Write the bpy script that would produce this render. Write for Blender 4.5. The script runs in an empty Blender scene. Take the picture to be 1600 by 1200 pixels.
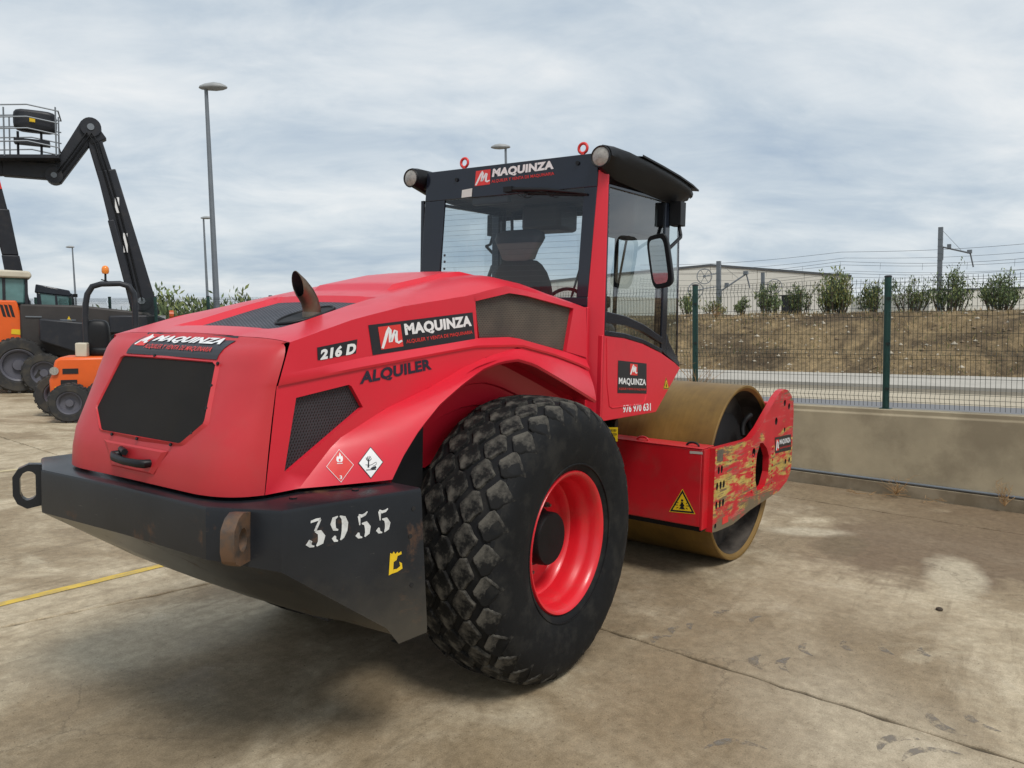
import bpy, bmesh, math, random
from mathutils import Vector, Matrix
random.seed(7)
R = math.radians
SC = bpy.context.scene
COL = SC.collection

# ------------------------------------------------------------------ camera
CAM_LOC = Vector((-3.7312, -3.2241, 1.9873))
FW = Vector((0.82410, 0.56109, -0.07771)).normalized()
RT = Vector((0.56401, -0.82550, 0.02084)); RT = (RT - FW * RT.dot(FW)).normalized()
UP = RT.cross(FW).normalized()
FPX = 1228.0
cam = bpy.data.cameras.new('camera')
cam_ob = bpy.data.objects.new('camera', cam); COL.objects.link(cam_ob)
cam.sensor_fit = 'HORIZONTAL'; cam.sensor_width = 36.0; cam.lens = 36.0 * FPX / 1600.0
cam.clip_start = 0.05; cam.clip_end = 3000
m = Matrix((RT, UP, -FW)).transposed().to_4x4(); m.translation = CAM_LOC
cam_ob.matrix_world = m
SC.camera = cam_ob

# true vertical: the yard (z = 0) falls about 2.3 degrees sideways, lamps, fence and buildings stand plumb
TV = (FW * -FPX - RT * 290 + UP * 15100).normalized()
# ------------------------------------------------------------------ sky, sun, exposure
SUN_EL, SUN_AZ = R(56), R(205)          # azimuth measured from +Y clockwise
world = bpy.data.worlds.new('World'); SC.world = world; world.use_nodes = True
nt = world.node_tree; nt.nodes.clear()
def N(tree, typ, **kw):
    n = tree.nodes.new(typ)
    for k, v in kw.items():
        if k.startswith('i_'):
            key = k[2:]
            key = int(key) if key.isdigit() else key
            n.inputs[key].default_value = v
        else: setattr(n, k, v)
    return n
wout = N(nt, 'ShaderNodeOutputWorld'); bg = N(nt, 'ShaderNodeBackground', i_Strength=0.1)
sky = N(nt, 'ShaderNodeTexSky', sky_type='NISHITA', sun_disc=False, sun_elevation=SUN_EL, sun_rotation=SUN_AZ)
sky.dust_density = 2.0
tc = N(nt, 'ShaderNodeTexCoord')
sep = N(nt, 'ShaderNodeSeparateXYZ'); nt.links.new(tc.outputs['Generated'], sep.inputs[0])
zc = N(nt, 'ShaderNodeMath', operation='MAXIMUM', i_1=0.0); nt.links.new(sep.outputs['Z'], zc.inputs[0])
za = N(nt, 'ShaderNodeMath', operation='ADD', i_1=0.22); nt.links.new(zc.outputs[0], za.inputs[0])
dx = N(nt, 'ShaderNodeMath', operation='DIVIDE'); dy = N(nt, 'ShaderNodeMath', operation='DIVIDE')
nt.links.new(sep.outputs['X'], dx.inputs[0]); nt.links.new(za.outputs[0], dx.inputs[1])
nt.links.new(sep.outputs['Y'], dy.inputs[0]); nt.links.new(za.outputs[0], dy.inputs[1])
cmb = N(nt, 'ShaderNodeCombineXYZ'); nt.links.new(dx.outputs[0], cmb.inputs[0]); nt.links.new(dy.outputs[0], cmb.inputs[1])
mp0 = N(nt, 'ShaderNodeMapping'); mp0.inputs['Rotation'].default_value = (0, 0, R(-36))
mp = N(nt, 'ShaderNodeMapping'); mp.inputs['Scale'].default_value = (1.25, .85, 1); mp.inputs['Location'].default_value = (1.1, 3.05, 0)
nt.links.new(cmb.outputs[0], mp0.inputs[0]); nt.links.new(mp0.outputs[0], mp.inputs[0])
def noise(tree, vec, scale, detail=6, rough=.55, dist=0.0):
    n = N(tree, 'ShaderNodeTexNoise', i_Scale=scale, i_Detail=detail, i_Roughness=rough, i_Distortion=dist)
    if vec is not None: tree.links.new(vec, n.inputs['Vector'])
    return n
def ramp(tree, fac, stops):
    r = N(tree, 'ShaderNodeValToRGB')
    els = r.color_ramp.elements
    while len(els) < len(stops): els.new(.5)
    for e, (p, c) in zip(els, stops):
        e.position = p; e.color = (*c, 1) if len(c) == 3 else c
    tree.links.new(fac, r.inputs[0]); return r
n1 = noise(nt, mp.outputs[0], 1.05, 8, .55, .35)
n2 = noise(nt, mp.outputs[0], 3.1, 6, .6, .5)
mx = N(nt, 'ShaderNodeMix', data_type='FLOAT', i_0=.30); nt.links.new(n1.outputs['Fac'], mx.inputs[2]); nt.links.new(n2.outputs['Fac'], mx.inputs[3])
cr = ramp(nt, mx.outputs[0], [(.34, (2.7, 3.3, 4.0)), (.45, (3.65, 4.15, 4.6)), (.54, (4.6, 4.95, 5.2)), (.65, (5.7, 5.8, 5.8))])
mixs = N(nt, 'ShaderNodeMix', data_type='RGBA', i_0=.93)
nt.links.new(sky.outputs[0], mixs.inputs[6]); nt.links.new(cr.outputs[0], mixs.inputs[7])
nt.links.new(mixs.outputs[2], bg.inputs[0]); nt.links.new(bg.outputs[0], wout.inputs[0])
sl = bpy.data.lights.new('sun', 'SUN'); sl.energy = 1.5; sl.angle = R(18); sl.color = (1, .96, .9)
so = bpy.data.objects.new('sun', sl); COL.objects.link(so)
sdir = Vector((math.sin(SUN_AZ) * math.cos(SUN_EL), math.cos(SUN_AZ) * math.cos(SUN_EL), math.sin(SUN_EL)))
so.rotation_euler = sdir.to_track_quat('Z', 'Y').to_euler(); so.location = (0, 0, 30)
vs = SC.view_settings; vs.view_transform = 'Standard'; vs.look = 'None'; vs.gamma = 1; vs.use_curve_mapping = False
vs.exposure = 0.65

# ------------------------------------------------------------------ helpers
def ray(px, py): return FW + RT * ((px - 800) / FPX) - UP * ((py - 600) / FPX)
def at(px, py, axis, val):
    k = 'xyz'.index(axis); d = ray(px, py); return CAM_LOC + d * ((val - CAM_LOC[k]) / d[k])
def far(px, py, depth): return CAM_LOC + ray(px, py) * depth
def tag(o, label=None, cat=None, group=None, kind=None):
    if label: o['label'] = label
    if cat: o['category'] = cat
    if group: o['group'] = group
    if kind: o['kind'] = kind
    return o
def empty(name, loc=(0, 0, 0), rz=0, parent=None):
    o = bpy.data.objects.new(name, None); COL.objects.link(o); o.location = loc; o.rotation_euler.z = rz
    o.empty_display_size = .1
    if parent: o.parent = parent
    return o
def copy_tree(o, parent=None):
    c = o.copy(); COL.objects.link(c); c.parent = parent
    for ch in list(o.children): copy_tree(ch, c)
    return c

class MB:
    def __init__(s): s.v = []; s.f = []; s.m = []
    def vert(s, p): s.v.append(tuple(p)); return len(s.v) - 1
    def face(s, pts, mi=0):
        b = len(s.v); s.v += [tuple(p) for p in pts]; s.f.append(tuple(range(b, b + len(pts)))); s.m.append(mi)
    def mesh(s, vs, fs, mi=0, M=None):
        b = len(s.v)
        for p in vs:
            p = Vector(p); s.v.append(tuple(M @ p if M else p))
        for f in fs: s.f.append(tuple(b + i for i in f)); s.m.append(mi)
    def box(s, lo, hi, mi=0, M=None):
        (a, b, c), (d, e, g) = lo, hi
        vs = [(a, b, c), (d, b, c), (d, e, c), (a, e, c), (a, b, g), (d, b, g), (d, e, g), (a, e, g)]
        s.mesh(vs, [(3, 2, 1, 0), (4, 5, 6, 7), (0, 1, 5, 4), (1, 2, 6, 5), (2, 3, 7, 6), (3, 0, 4, 7)], mi, M)
    def cbox(s, c, size, mi=0, rz=0, M=None):
        h = Vector(size) / 2
        MM = Matrix.Translation(c) @ Matrix.Rotation(rz, 4, 'Z')
        if M: MM = M @ MM
        s.box(-h, h, mi, MM)
    def prism(s, poly, vec, mi=0):
        """polygon of 3D points extruded by vec"""
        vec = Vector(vec); n = len(poly); b = len(s.v)
        s.v += [tuple(p) for p in poly] + [tuple(Vector(p) + vec) for p in poly]
        s.f.append(tuple(range(b + n - 1, b - 1, -1))); s.m.append(mi)
        s.f.append(tuple(range(b + n, b + 2 * n))); s.m.append(mi)
        for i in range(n):
            j = (i + 1) % n; s.f.append((b + i, b + j, b + n + j, b + n + i)); s.m.append(mi)
    def grid(s, rows, mi=0, close=False):
        b = len(s.v); n = len(rows[0])
        for r in rows: s.v += [tuple(p) for p in r]
        for i in range(len(rows) - 1):
            for j in range(n - 1 + (1 if close else 0)):
                k = (j + 1) % n
                s.f.append((b + i * n + j, b + i * n + k, b + (i + 1) * n + k, b + (i + 1) * n + j)); s.m.append(mi)
    def tube(s, path, r, seg=10, mi=0, caps=True):
        path = [Vector(p) for p in path]; rows = []
        rr = r if isinstance(r, (list, tuple)) else [r] * len(path)
        prev = None
        for i, p in enumerate(path):
            t = (path[min(i + 1, len(path) - 1)] - path[max(i - 1, 0)]).normalized()
            if prev is None:
                a = t.orthogonal().normalized()
            else:
                a = (prev - t * prev.dot(t)).normalized()
            prev = a; b_ = t.cross(a)
            rows.append([p + (a * math.cos(2 * math.pi * k / seg) + b_ * math.sin(2 * math.pi * k / seg)) * rr[i] for k in range(seg)])
        s.grid(rows, mi, True)
        if caps: s.face(rows[0][::-1], mi); s.face(rows[-1], mi)
    def lathe(s, prof, seg=48, mi=0, M=None, a0=0, a1=2 * math.pi):
        """prof: (radius, y) pairs, axis = local Y"""
        full = abs(a1 - a0 - 2 * math.pi) < 1e-6
        cnt = seg if full else seg + 1
        rows = []
        for (r, y) in prof:
            row = []
            for k in range(cnt):
                a = a0 + (a1 - a0) * k / seg
                p = Vector((r * math.cos(a), y, r * math.sin(a)))
                row.append(M @ p if M else p)
            rows.append(row)
        s.grid(rows, mi, full)
    def build(s, name, mats, parent=None, smooth=None, bevel=0, merge=0, bseg=2, recalc=True):
        me = bpy.data.meshes.new(name)
        me.from_pydata(s.v, [], s.f)
        if not isinstance(mats, (list, tuple)): mats = [mats]
        for mt in mats: me.materials.append(mt)
        me.polygons.foreach_set('material_index', s.m)
        if merge or recalc:
            bm = bmesh.new(); bm.from_mesh(me)
            if merge: bmesh.ops.remove_doubles(bm, verts=bm.verts, dist=merge)
            if recalc: bmesh.ops.recalc_face_normals(bm, faces=bm.faces)
            bm.to_mesh(me); bm.free()
        if smooth:
            me.polygons.foreach_set('use_smooth', [True] * len(me.polygons)); me.set_sharp_from_angle(angle=R(smooth))
        me.update()
        o = bpy.data.objects.new(name, me); COL.objects.link(o)
        if parent: o.parent = parent
        if bevel:
            md = o.modifiers.new('bevel', 'BEVEL'); md.width = bevel; md.segments = bseg; md.limit_method = 'ANGLE'; md.angle_limit = R(35); md.harden_normals = False
            if not smooth:
                me.polygons.foreach_set('use_smooth', [True] * len(me.polygons)); me.set_sharp_from_angle(angle=R(40))
        return o
def resample(pl, n):
    pl = [Vector(p) for p in pl]; d = [0]
    for a, b in zip(pl, pl[1:]): d.append(d[-1] + (b - a).length)
    out = []
    for i in range(n):
        t = d[-1] * i / (n - 1); k = 0
        while k < len(pl) - 2 and d[k + 1] < t: k += 1
        u = (t - d[k]) / max(1e-9, d[k + 1] - d[k]); out.append(pl[k].lerp(pl[k + 1], min(1, max(0, u))))
    return out
def interp(x, xs, ys):
    if x <= xs[0]: return ys[0]
    for a, b, c, d in zip(xs, xs[1:], ys, ys[1:]):
        if x <= b: return c + (d - c) * (x - a) / (b - a)
    return ys[-1]

# ------------------------------------------------------------------ materials
def new_mat(name):
    mt = bpy.data.materials.new(name); mt.use_nodes = True
    t = mt.node_tree; b = t.nodes['Principled BSDF']; return mt, t, b
def pbr(name, col, rough=.5, metal=0.0, var=.12, vscale=3.0, bump=0.0, bscale=60.0, dirt=None, coat=0.0, spec=.5, rvar=.1, space='Object', stretch=None):
    """dirt: (colour, amount, scale) blotches of a second colour"""
    mt, t, b = new_mat(name)
    tc = N(t, 'ShaderNodeTexCoord')
    vec = tc.outputs[space]
    if space == 'Position':
        pass
    if stretch:
        mp = N(t, 'ShaderNodeMapping'); mp.inputs['Scale'].default_value = stretch; t.links.new(vec, mp.inputs[0]); vec = mp.outputs[0]
    n = noise(t, vec, vscale, 8, .6)
    dk = tuple(c * (1 - var) for c in col); lt = tuple(min(1, c * (1 + var)) for c in col)
    r = ramp(t, n.outputs['Fac'], [(.3, dk), (.7, lt)])
    outc = r.outputs[0]
    if dirt:
        dc, amt, sc = dirt
        n2 = noise(t, vec, sc, 9, .65)
        lo = .62 - .25 * amt
        r2 = ramp(t, n2.outputs['Fac'], [(lo, (0, 0, 0)), (min(1, lo + .14), (1, 1, 1))])
        mm = N(t, 'ShaderNodeMath', operation='MULTIPLY', i_1=min(1, amt)); t.links.new(r2.outputs[0], mm.inputs[0])
        mx = N(t, 'ShaderNodeMix', data_type='RGBA'); t.links.new(mm.outputs[0], mx.inputs[0]); t.links.new(outc, mx.inputs[6]); mx.inputs[7].default_value = (*dc, 1)
        outc = mx.outputs[2]
        ra = N(t, 'ShaderNodeMath', operation='MULTIPLY_ADD', i_1=.25, i_2=rough); t.links.new(mm.outputs[0], ra.inputs[0]); t.links.new(ra.outputs[0], b.inputs['Roughness'])
    else:
        ra = N(t, 'ShaderNodeMath', operation='MULTIPLY_ADD', i_1=rvar, i_2=max(0.02, rough - rvar / 2)); t.links.new(n.outputs['Fac'], ra.inputs[0]); t.links.new(ra.outputs[0], b.inputs['Roughness'])
    t.links.new(outc, b.inputs['Base Color'])
    b.inputs['Metallic'].default_value = metal
    b.inputs['Specular IOR Level'].default_value = spec
    b.inputs['Coat Weight'].default_value = coat; b.inputs['Coat Roughness'].default_value = .12
    if bump:
        n3 = noise(t, vec, bscale, 6, .6)
        bp = N(t, 'ShaderNodeBump', i_Strength=min(1, bump), i_Distance=.004); t.links.new(n3.outputs['Fac'], bp.inputs['Height']); t.links.new(bp.outputs[0], b.inputs['Normal'])
    return mt
def flat(name, col, rough=.45): return pbr(name, col, rough, var=.05, vscale=12)
def glass(name, tint, refl=1.0):
    mt = bpy.data.materials.new(name); mt.use_nodes = True; t = mt.node_tree; t.nodes.clear()
    o = N(t, 'ShaderNodeOutputMaterial'); tr = N(t, 'ShaderNodeBsdfTransparent'); tr.inputs[0].default_value = (*tint, 1)
    gl = N(t, 'ShaderNodeBsdfGlossy', i_Roughness=.01); gl.inputs[0].default_value = (1, 1, 1, 1)
    fr = N(t, 'ShaderNodeFresnel', i_IOR=1.5); ml = N(t, 'ShaderNodeMath', operation='MULTIPLY', i_1=refl); ml.use_clamp = True
    t.links.new(fr.outputs[0], ml.inputs[0]); mx = N(t, 'ShaderNodeMixShader')
    t.links.new(ml.outputs[0], mx.inputs[0]); t.links.new(tr.outputs[0], mx.inputs[1]); t.links.new(gl.outputs[0], mx.inputs[2]); t.links.new(mx.outputs[0], o.inputs[0])
    return mt
def mesh_mat(name, dark, light, scale, axes='xz', rot=45, thick=.32):
    """woven / expanded metal grille pattern"""
    mt, t, b = new_mat(name)
    tc = N(t, 'ShaderNodeTexCoord'); mp = N(t, 'ShaderNodeMapping')
    if axes == 'xz': mp.inputs['Rotation'].default_value = (R(90), 0, 0)
    if axes == 'yz': mp.inputs['Rotation'].default_value = (R(90), 0, R(90))
    t.links.new(tc.outputs['Object'], mp.inputs[0])
    outs = []
    for sgn in (1, -1):
        m2 = N(t, 'ShaderNodeMapping'); m2.inputs['Rotation'].default_value = (0, 0, R(rot) * sgn); t.links.new(mp.outputs[0], m2.inputs[0])
        w = N(t, 'ShaderNodeTexWave', wave_type='BANDS', bands_direction='X', i_Scale=scale); t.links.new(m2.outputs[0], w.inputs['Vector'])
        outs.append(w.outputs['Fac'])
    mxm = N(t, 'ShaderNodeMath', operation='MAXIMUM'); t.links.new(outs[0], mxm.inputs[0]); t.links.new(outs[1], mxm.inputs[1])
    r = ramp(t, mxm.outputs[0], [(1 - thick - .1, dark), (1 - thick + .1, light)])
    nd = noise(t, tc.outputs['Object'], 5, 5); r2 = ramp(t, nd.outputs['Fac'], [(.35, (.7, .7, .7)), (.7, (1.3, 1.25, 1.15))])
    mm = N(t, 'ShaderNodeMix', data_type='RGBA', blend_type='MULTIPLY', i_0=1.0); t.links.new(r.outputs[0], mm.inputs[6]); t.links.new(r2.outputs[0], mm.inputs[7])
    t.links.new(mm.outputs[2], b.inputs['Base Color']); b.inputs['Roughness'].default_value = .6
    bp = N(t, 'ShaderNodeBump', i_Strength=.7, i_Distance=.004); t.links.new(mxm.outputs[0], bp.inputs['Height']); t.links.new(bp.outputs[0], b.inputs['Normal'])
    return mt

M = {}
M['red'] = pbr('red_paint', (.63, .015, .034), .36, var=.04, vscale=2, coat=.12, dirt=((.50, .03, .038), .35, 1.7), bump=.22, bscale=3.5)
M['red_tail'] = pbr('faded_red_plastic', (.50, .026, .034), .42, var=.06, vscale=3, dirt=((.44, .05, .05), .5, 2.2), bump=.04, bscale=300)
M['red_frame'] = pbr('frame_red', (.52, .009, .017), .4, var=.08, vscale=3, dirt=((.36, .03, .028), .5, 3.5), bump=.04, bscale=40)
M['red_rim'] = pbr('rim_red', (.66, .012, .022), .34, var=.05, vscale=4, dirt=((.42, .05, .04), .4, 5), coat=.2)
M['black'] = pbr('black_plastic', (.007, .0075, .009), .45, var=.2, vscale=8, spec=.3)
M['black_frame'] = pbr('black_glass_border', (.012, .016, .026), .12, var=.15, vscale=3, rvar=.05)
M['dark'] = pbr('dark_interior', (.010, .010, .011), .7, var=.2)
M['grey'] = pbr('grey_plastic', (.07, .075, .08), .5, var=.15)
M['rubber_hub'] = pbr('hub_black', (.006, .006, .0065), .6, var=.3, vscale=15, bump=.2, bscale=80, spec=.2)
M['steel'] = pbr('worn_steel', (.16, .145, .12), .45, metal=.5, var=.3, vscale=20, dirt=((.2, .1, .05), .5, 12))
M['exhaust'] = pbr('exhaust_pipe', (.17, .125, .085), .36, metal=.75, var=.3, vscale=9, dirt=((.10, .07, .05), .5, 7))
M['white'] = flat('white_vinyl', (.75, .75, .75), .4)
M['vblack'] = flat('black_vinyl', (.014, .014, .019), .35)
M['vred'] = flat('red_vinyl', (.66, .035, .03), .4)
M['vnavy'] = flat('dark_navy_vinyl', (.012, .014, .03), .4)
M['yellow'] = flat('yellow_vinyl', (.75, .50, .015), .4)
M['glass'] = glass('cab_glass', (.80, .86, .87), 1.7)
M['glass_rear'] = glass('rear_glass', (.76, .80, .83), 1.2)
M['lens'] = pbr('lamp_lens', (.30, .29, .26), .12, var=.35, vscale=40, coat=.6)
M['concrete_wall'] = pbr('wall_concrete', (.40, .335, .225), .8, var=.2, vscale=1.3, dirt=((.22, .178, .118), .6, .9), bump=.3, bscale=25)
M['green'] = pbr('fence_green', (.007, .050, .042), .4, var=.15, vscale=4)
M['wire'] = pbr('fence_wire', (.006, .018, .014), .5)
M['galv'] = pbr('galvanised_pole', (.17, .19, .21), .5, metal=.3, var=.1)
M['orange'] = pbr('orange_paint', (.72, .11, .012), .4, var=.06, dirt=((.4, .09, .03), .3, 3))
M['charcoal'] = pbr('charcoal_paint', (.018, .020, .026), .45, var=.15, dirt=((.04, .035, .03), .4, 3), spec=.35)
M['cream'] = pbr('cream_paint', (.52, .47, .37), .5, var=.08)
M['tyre_far'] = pbr('far_tyre', (.025, .025, .026), .85, var=.2, dirt=((.08, .07, .055), .6, 4))
M['glass_far'] = pbr('far_cab_glass', (.10, .20, .20), .08, var=.2)
M['clad'] = pbr('white_cladding', (.62, .60, .54), .6, var=.03)
M['bark'] = pbr('bark', (.09, .07, .05), .9, var=.3, vscale=12)

# bumper: charcoal paint with rust and scuffs
def bumper_mat():
    mt, t, b = new_mat('bumper_charcoal')
    tc = N(t, 'ShaderNodeTexCoord'); v = tc.outputs['Object']
    n1 = noise(t, v, 2.2, 8, .6); base = ramp(t, n1.outputs['Fac'], [(.3, (.009, .0105, .0135)), (.7, (.019, .021, .025))])
    n2 = noise(t, v, 3.6, 12, .72, .4); rm = ramp(t, n2.outputs['Fac'], [(.575, (0, 0, 0)), (.68, (.65, .65, .65))])
    n2c = noise(t, v, 30, 5); rc = ramp(t, n2c.outputs['Fac'], [(.3, (.06, .025, .012)), (.7, (.17, .085, .04))])
    a = N(t, 'ShaderNodeMix', data_type='RGBA'); t.links.new(rm.outputs[0], a.inputs[0]); t.links.new(base.outputs[0], a.inputs[6]); t.links.new(rc.outputs[0], a.inputs[7])
    mp = N(t, 'ShaderNodeMapping'); mp.inputs['Scale'].default_value = (6, 4, 30); mp.inputs['Rotation'].default_value = (.3, .2, .5); t.links.new(v, mp.inputs[0])
    n3 = noise(t, mp.outputs[0], 2.5, 6, .7); sm = ramp(t, n3.outputs['Fac'], [(.67, (0, 0, 0)), (.72, (.55, .55, .55))])
    c = N(t, 'ShaderNodeMix', data_type='RGBA'); t.links.new(sm.outputs[0], c.inputs[0]); t.links.new(a.outputs[2], c.inputs[6]); c.inputs[7].default_value = (.16, .15, .13, 1)
    # mud splashed on the low part
    sp = N(t, 'ShaderNodeSeparateXYZ'); t.links.new(v, sp.inputs[0])
    n4 = noise(t, v, 5, 8, .65); ad = N(t, 'ShaderNodeMath', operation='MULTIPLY_ADD', i_1=-.45); t.links.new(n4.outputs['Fac'], ad.inputs[0]); t.links.new(sp.outputs['Z'], ad.inputs[2])
    mr = N(t, 'ShaderNodeMapRange', i_1=.70, i_2=.40, i_3=0, i_4=.45); t.links.new(ad.outputs[0], mr.inputs[0])
    d = N(t, 'ShaderNodeMix', data_type='RGBA'); t.links.new(mr.outputs[0], d.inputs[0]); t.links.new(c.outputs[2], d.inputs[6]); d.inputs[7].default_value = (.10, .085, .06, 1)
    t.links.new(d.outputs[2], b.inputs['Base Color']); b.inputs['Specular IOR Level'].default_value = .35
    rr = N(t, 'ShaderNodeMath', operation='MULTIPLY_ADD', i_1=.4, i_2=.30); t.links.new(rm.outputs[0], rr.inputs[0]); t.links.new(rr.outputs[0], b.inputs['Roughness'])
    bp = N(t, 'ShaderNodeBump', i_Strength=.25, i_Distance=.004); t.links.new(n2.outputs['Fac'], bp.inputs['Height']); t.links.new(bp.outputs[0], b.inputs['Normal'])
    return mt
M['bumper'] = bumper_mat()
def drum_mat():
    mt, t, b = new_mat('rusty_drum_steel')
    tc = N(t, 'ShaderNodeTexCoord'); v = tc.outputs['Object']
    n1 = noise(t, v, 3.0, 10, .65); base = ramp(t, n1.outputs['Fac'], [(.3, (.135, .077, .018)), (.55, (.205, .118, .025)), (.75, (.25, .152, .042))])
    mp = N(t, 'ShaderNodeMapping'); mp.inputs['Scale'].default_value = (1.2, 22, 1.2); t.links.new(v, mp.inputs[0])
    n2 = noise(t, mp.outputs[0], 2.0, 6, .6); st = ramp(t, n2.outputs['Fac'], [(.3, (.86, .85, .84)), (.7, (1.1, 1.1, 1.1))])
    mm = N(t, 'ShaderNodeMix', data_type='RGBA', blend_type='MULTIPLY', i_0=.8); t.links.new(base.outputs[0], mm.inputs[6]); t.links.new(st.outputs[0], mm.inputs[7])
    n3 = noise(t, v, 9, 10, .75); wm = ramp(t, n3.outputs['Fac'], [(.66, (0, 0, 0)), (.74, (.5, .5, .5))])
    w = N(t, 'ShaderNodeMix', data_type='RGBA'); t.links.new(wm.outputs[0], w.inputs[0]); t.links.new(mm.outputs[2], w.inputs[6]); w.inputs[7].default_value = (.30, .235, .13, 1)
    t.links.new(w.outputs[2], b.inputs['Base Color']); b.inputs['Roughness'].default_value = .5; b.inputs['Metallic'].default_value = .25
    bp = N(t, 'ShaderNodeBump', i_Strength=.15, i_Distance=.003); t.links.new(n3.outputs['Fac'], bp.inputs['Height']); t.links.new(bp.outputs[0], b.inputs['Normal'])
    return mt
M['drum'] = drum_mat()
def plate_mat():
    """red side plate scraped down to yellow primer and bare dirty steel"""
    mt, t, b = new_mat('scraped_red_plate')
    tc = N(t, 'ShaderNodeTexCoord'); v = tc.outputs['Object']
    sp = N(t, 'ShaderNodeSeparateXYZ'); t.links.new(v, sp.inputs[0])
    def streak(sx, sz, rot, scale, dist=.6):
        mp = N(t, 'ShaderNodeMapping'); mp.inputs['Scale'].default_value = (sx, 1, sz); mp.inputs['Rotation'].default_value = (0, R(rot), 0); t.links.new(v, mp.inputs[0])
        return noise(t, mp.outputs[0], scale, 12, .72, dist).outputs['Fac']
    def band(lo, mid, hi, w0, w1, w2):
        return ramp(t, zn.outputs[0], [(0, (w0,) * 3), (lo, (w0,) * 3), (mid, (w1,) * 3), (hi, (w2,) * 3)]).outputs[0]
    zn = N(t, 'ShaderNodeMapRange', i_1=.35, i_2=1.45); t.links.new(sp.outputs['Z'], zn.inputs[0])
    def mask(noise_out, bias, lo, hi):
        a0 = N(t, 'ShaderNodeMath', operation='ADD'); t.links.new(noise_out, a0.inputs[0]); t.links.new(bias, a0.inputs[1])
        ad = N(t, 'ShaderNodeMath', operation='MULTIPLY_ADD', i_1=.55); t.links.new(bl.outputs['Fac'], ad.inputs[0]); sb = N(t, 'ShaderNodeMath', operation='SUBTRACT', i_1=.275); t.links.new(a0.outputs[0], sb.inputs[0]); t.links.new(sb.outputs[0], ad.inputs[2])
        return ramp(t, ad.outputs[0], [(lo, (0, 0, 0)), (hi, (1, 1, 1))]).outputs[0]
    bl = noise(t, v, 3.2, 5, .6, .3)
    def over(c, f, col):
        m_ = N(t, 'ShaderNodeMix', data_type='RGBA'); t.links.new(f, m_.inputs[0]); t.links.new(c, m_.inputs[6])
        if isinstance(col, tuple): m_.inputs[7].default_value = (*col, 1)
        else: t.links.new(col, m_.inputs[7])
        return m_.outputs[2]
    nr = noise(t, v, 4, 6, .6); c = ramp(t, nr.outputs['Fac'], [(.3, (.42, .014, .02)), (.7, (.56, .02, .03))]).outputs[0]
    c = over(c, mask(streak(.8, 9, -3, 3.0, .5), band(.1, .5, .95, .04, .03, -.03), .57, .66), (.50, .11, .10))
    ny = noise(t, v, 9, 5); yc = ramp(t, ny.outputs['Fac'], [(.3, (.36, .25, .05)), (.7, (.58, .45, .13))]).outputs[0]
    c = over(c, mask(streak(1.0, 6, -4, 3.0, .8), band(.12, .34, .72, .08, .15, -.14), .60, .68), yc)
    c = over(c, mask(streak(.8, 13, -3, 3.6, .8), band(.05, .35, .8, .10, .05, -.10), .60, .66), (.16, .10, .055))
    c = over(c, mask(streak(1.0, 2, -6, 2.6, .8), band(.02, .20, .36, .34, .02, -.30), .60, .72), (.15, .115, .07))
    t.links.new(c, b.inputs['Base Color']); b.inputs['Roughness'].default_value = .5
    bp = N(t, 'ShaderNodeBump', i_Strength=.25, i_Distance=.004); t.links.new(nr.outputs['Fac'], bp.inputs['Height']); t.links.new(bp.outputs[0], b.inputs['Normal'])
    return mt
M['plate'] = plate_mat()
M['tyre'] = pbr('tyre_rubber', (.0065, .007, .008), .72, var=.3, vscale=5, dirt=((.034, .032, .028), .5, 6.5), bump=.35, bscale=30, spec=.22)
M['lug'] = pbr('tread_rubber', (.010, .010, .010), .8, var=.3, vscale=9, dirt=((.135, .125, .106), .66, 9), bump=.6, bscale=45, spec=.2)
M['grille_side'] = mesh_mat('side_grille_mesh', (.004, .004, .005), (.035, .03, .038), 24, 'xz', 30)
M['grille_up'] = mesh_mat('upper_grille_mesh', (.008, .0075, .007), (.10, .087, .070), 26, 'xz', 35, .42)
M['grille_top'] = mesh_mat('top_grille_mesh', (.006, .007, .010), (.06, .065, .085), 22, 'xy', 30, .4)
M['grille_rear'] = pbr('rear_grille_mesh', (.013, .0115, .0105), .7, var=.18, vscale=4, dirt=((.024, .021, .018), .4, 2.5), bump=.5, bscale=420, spec=.2)

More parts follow.
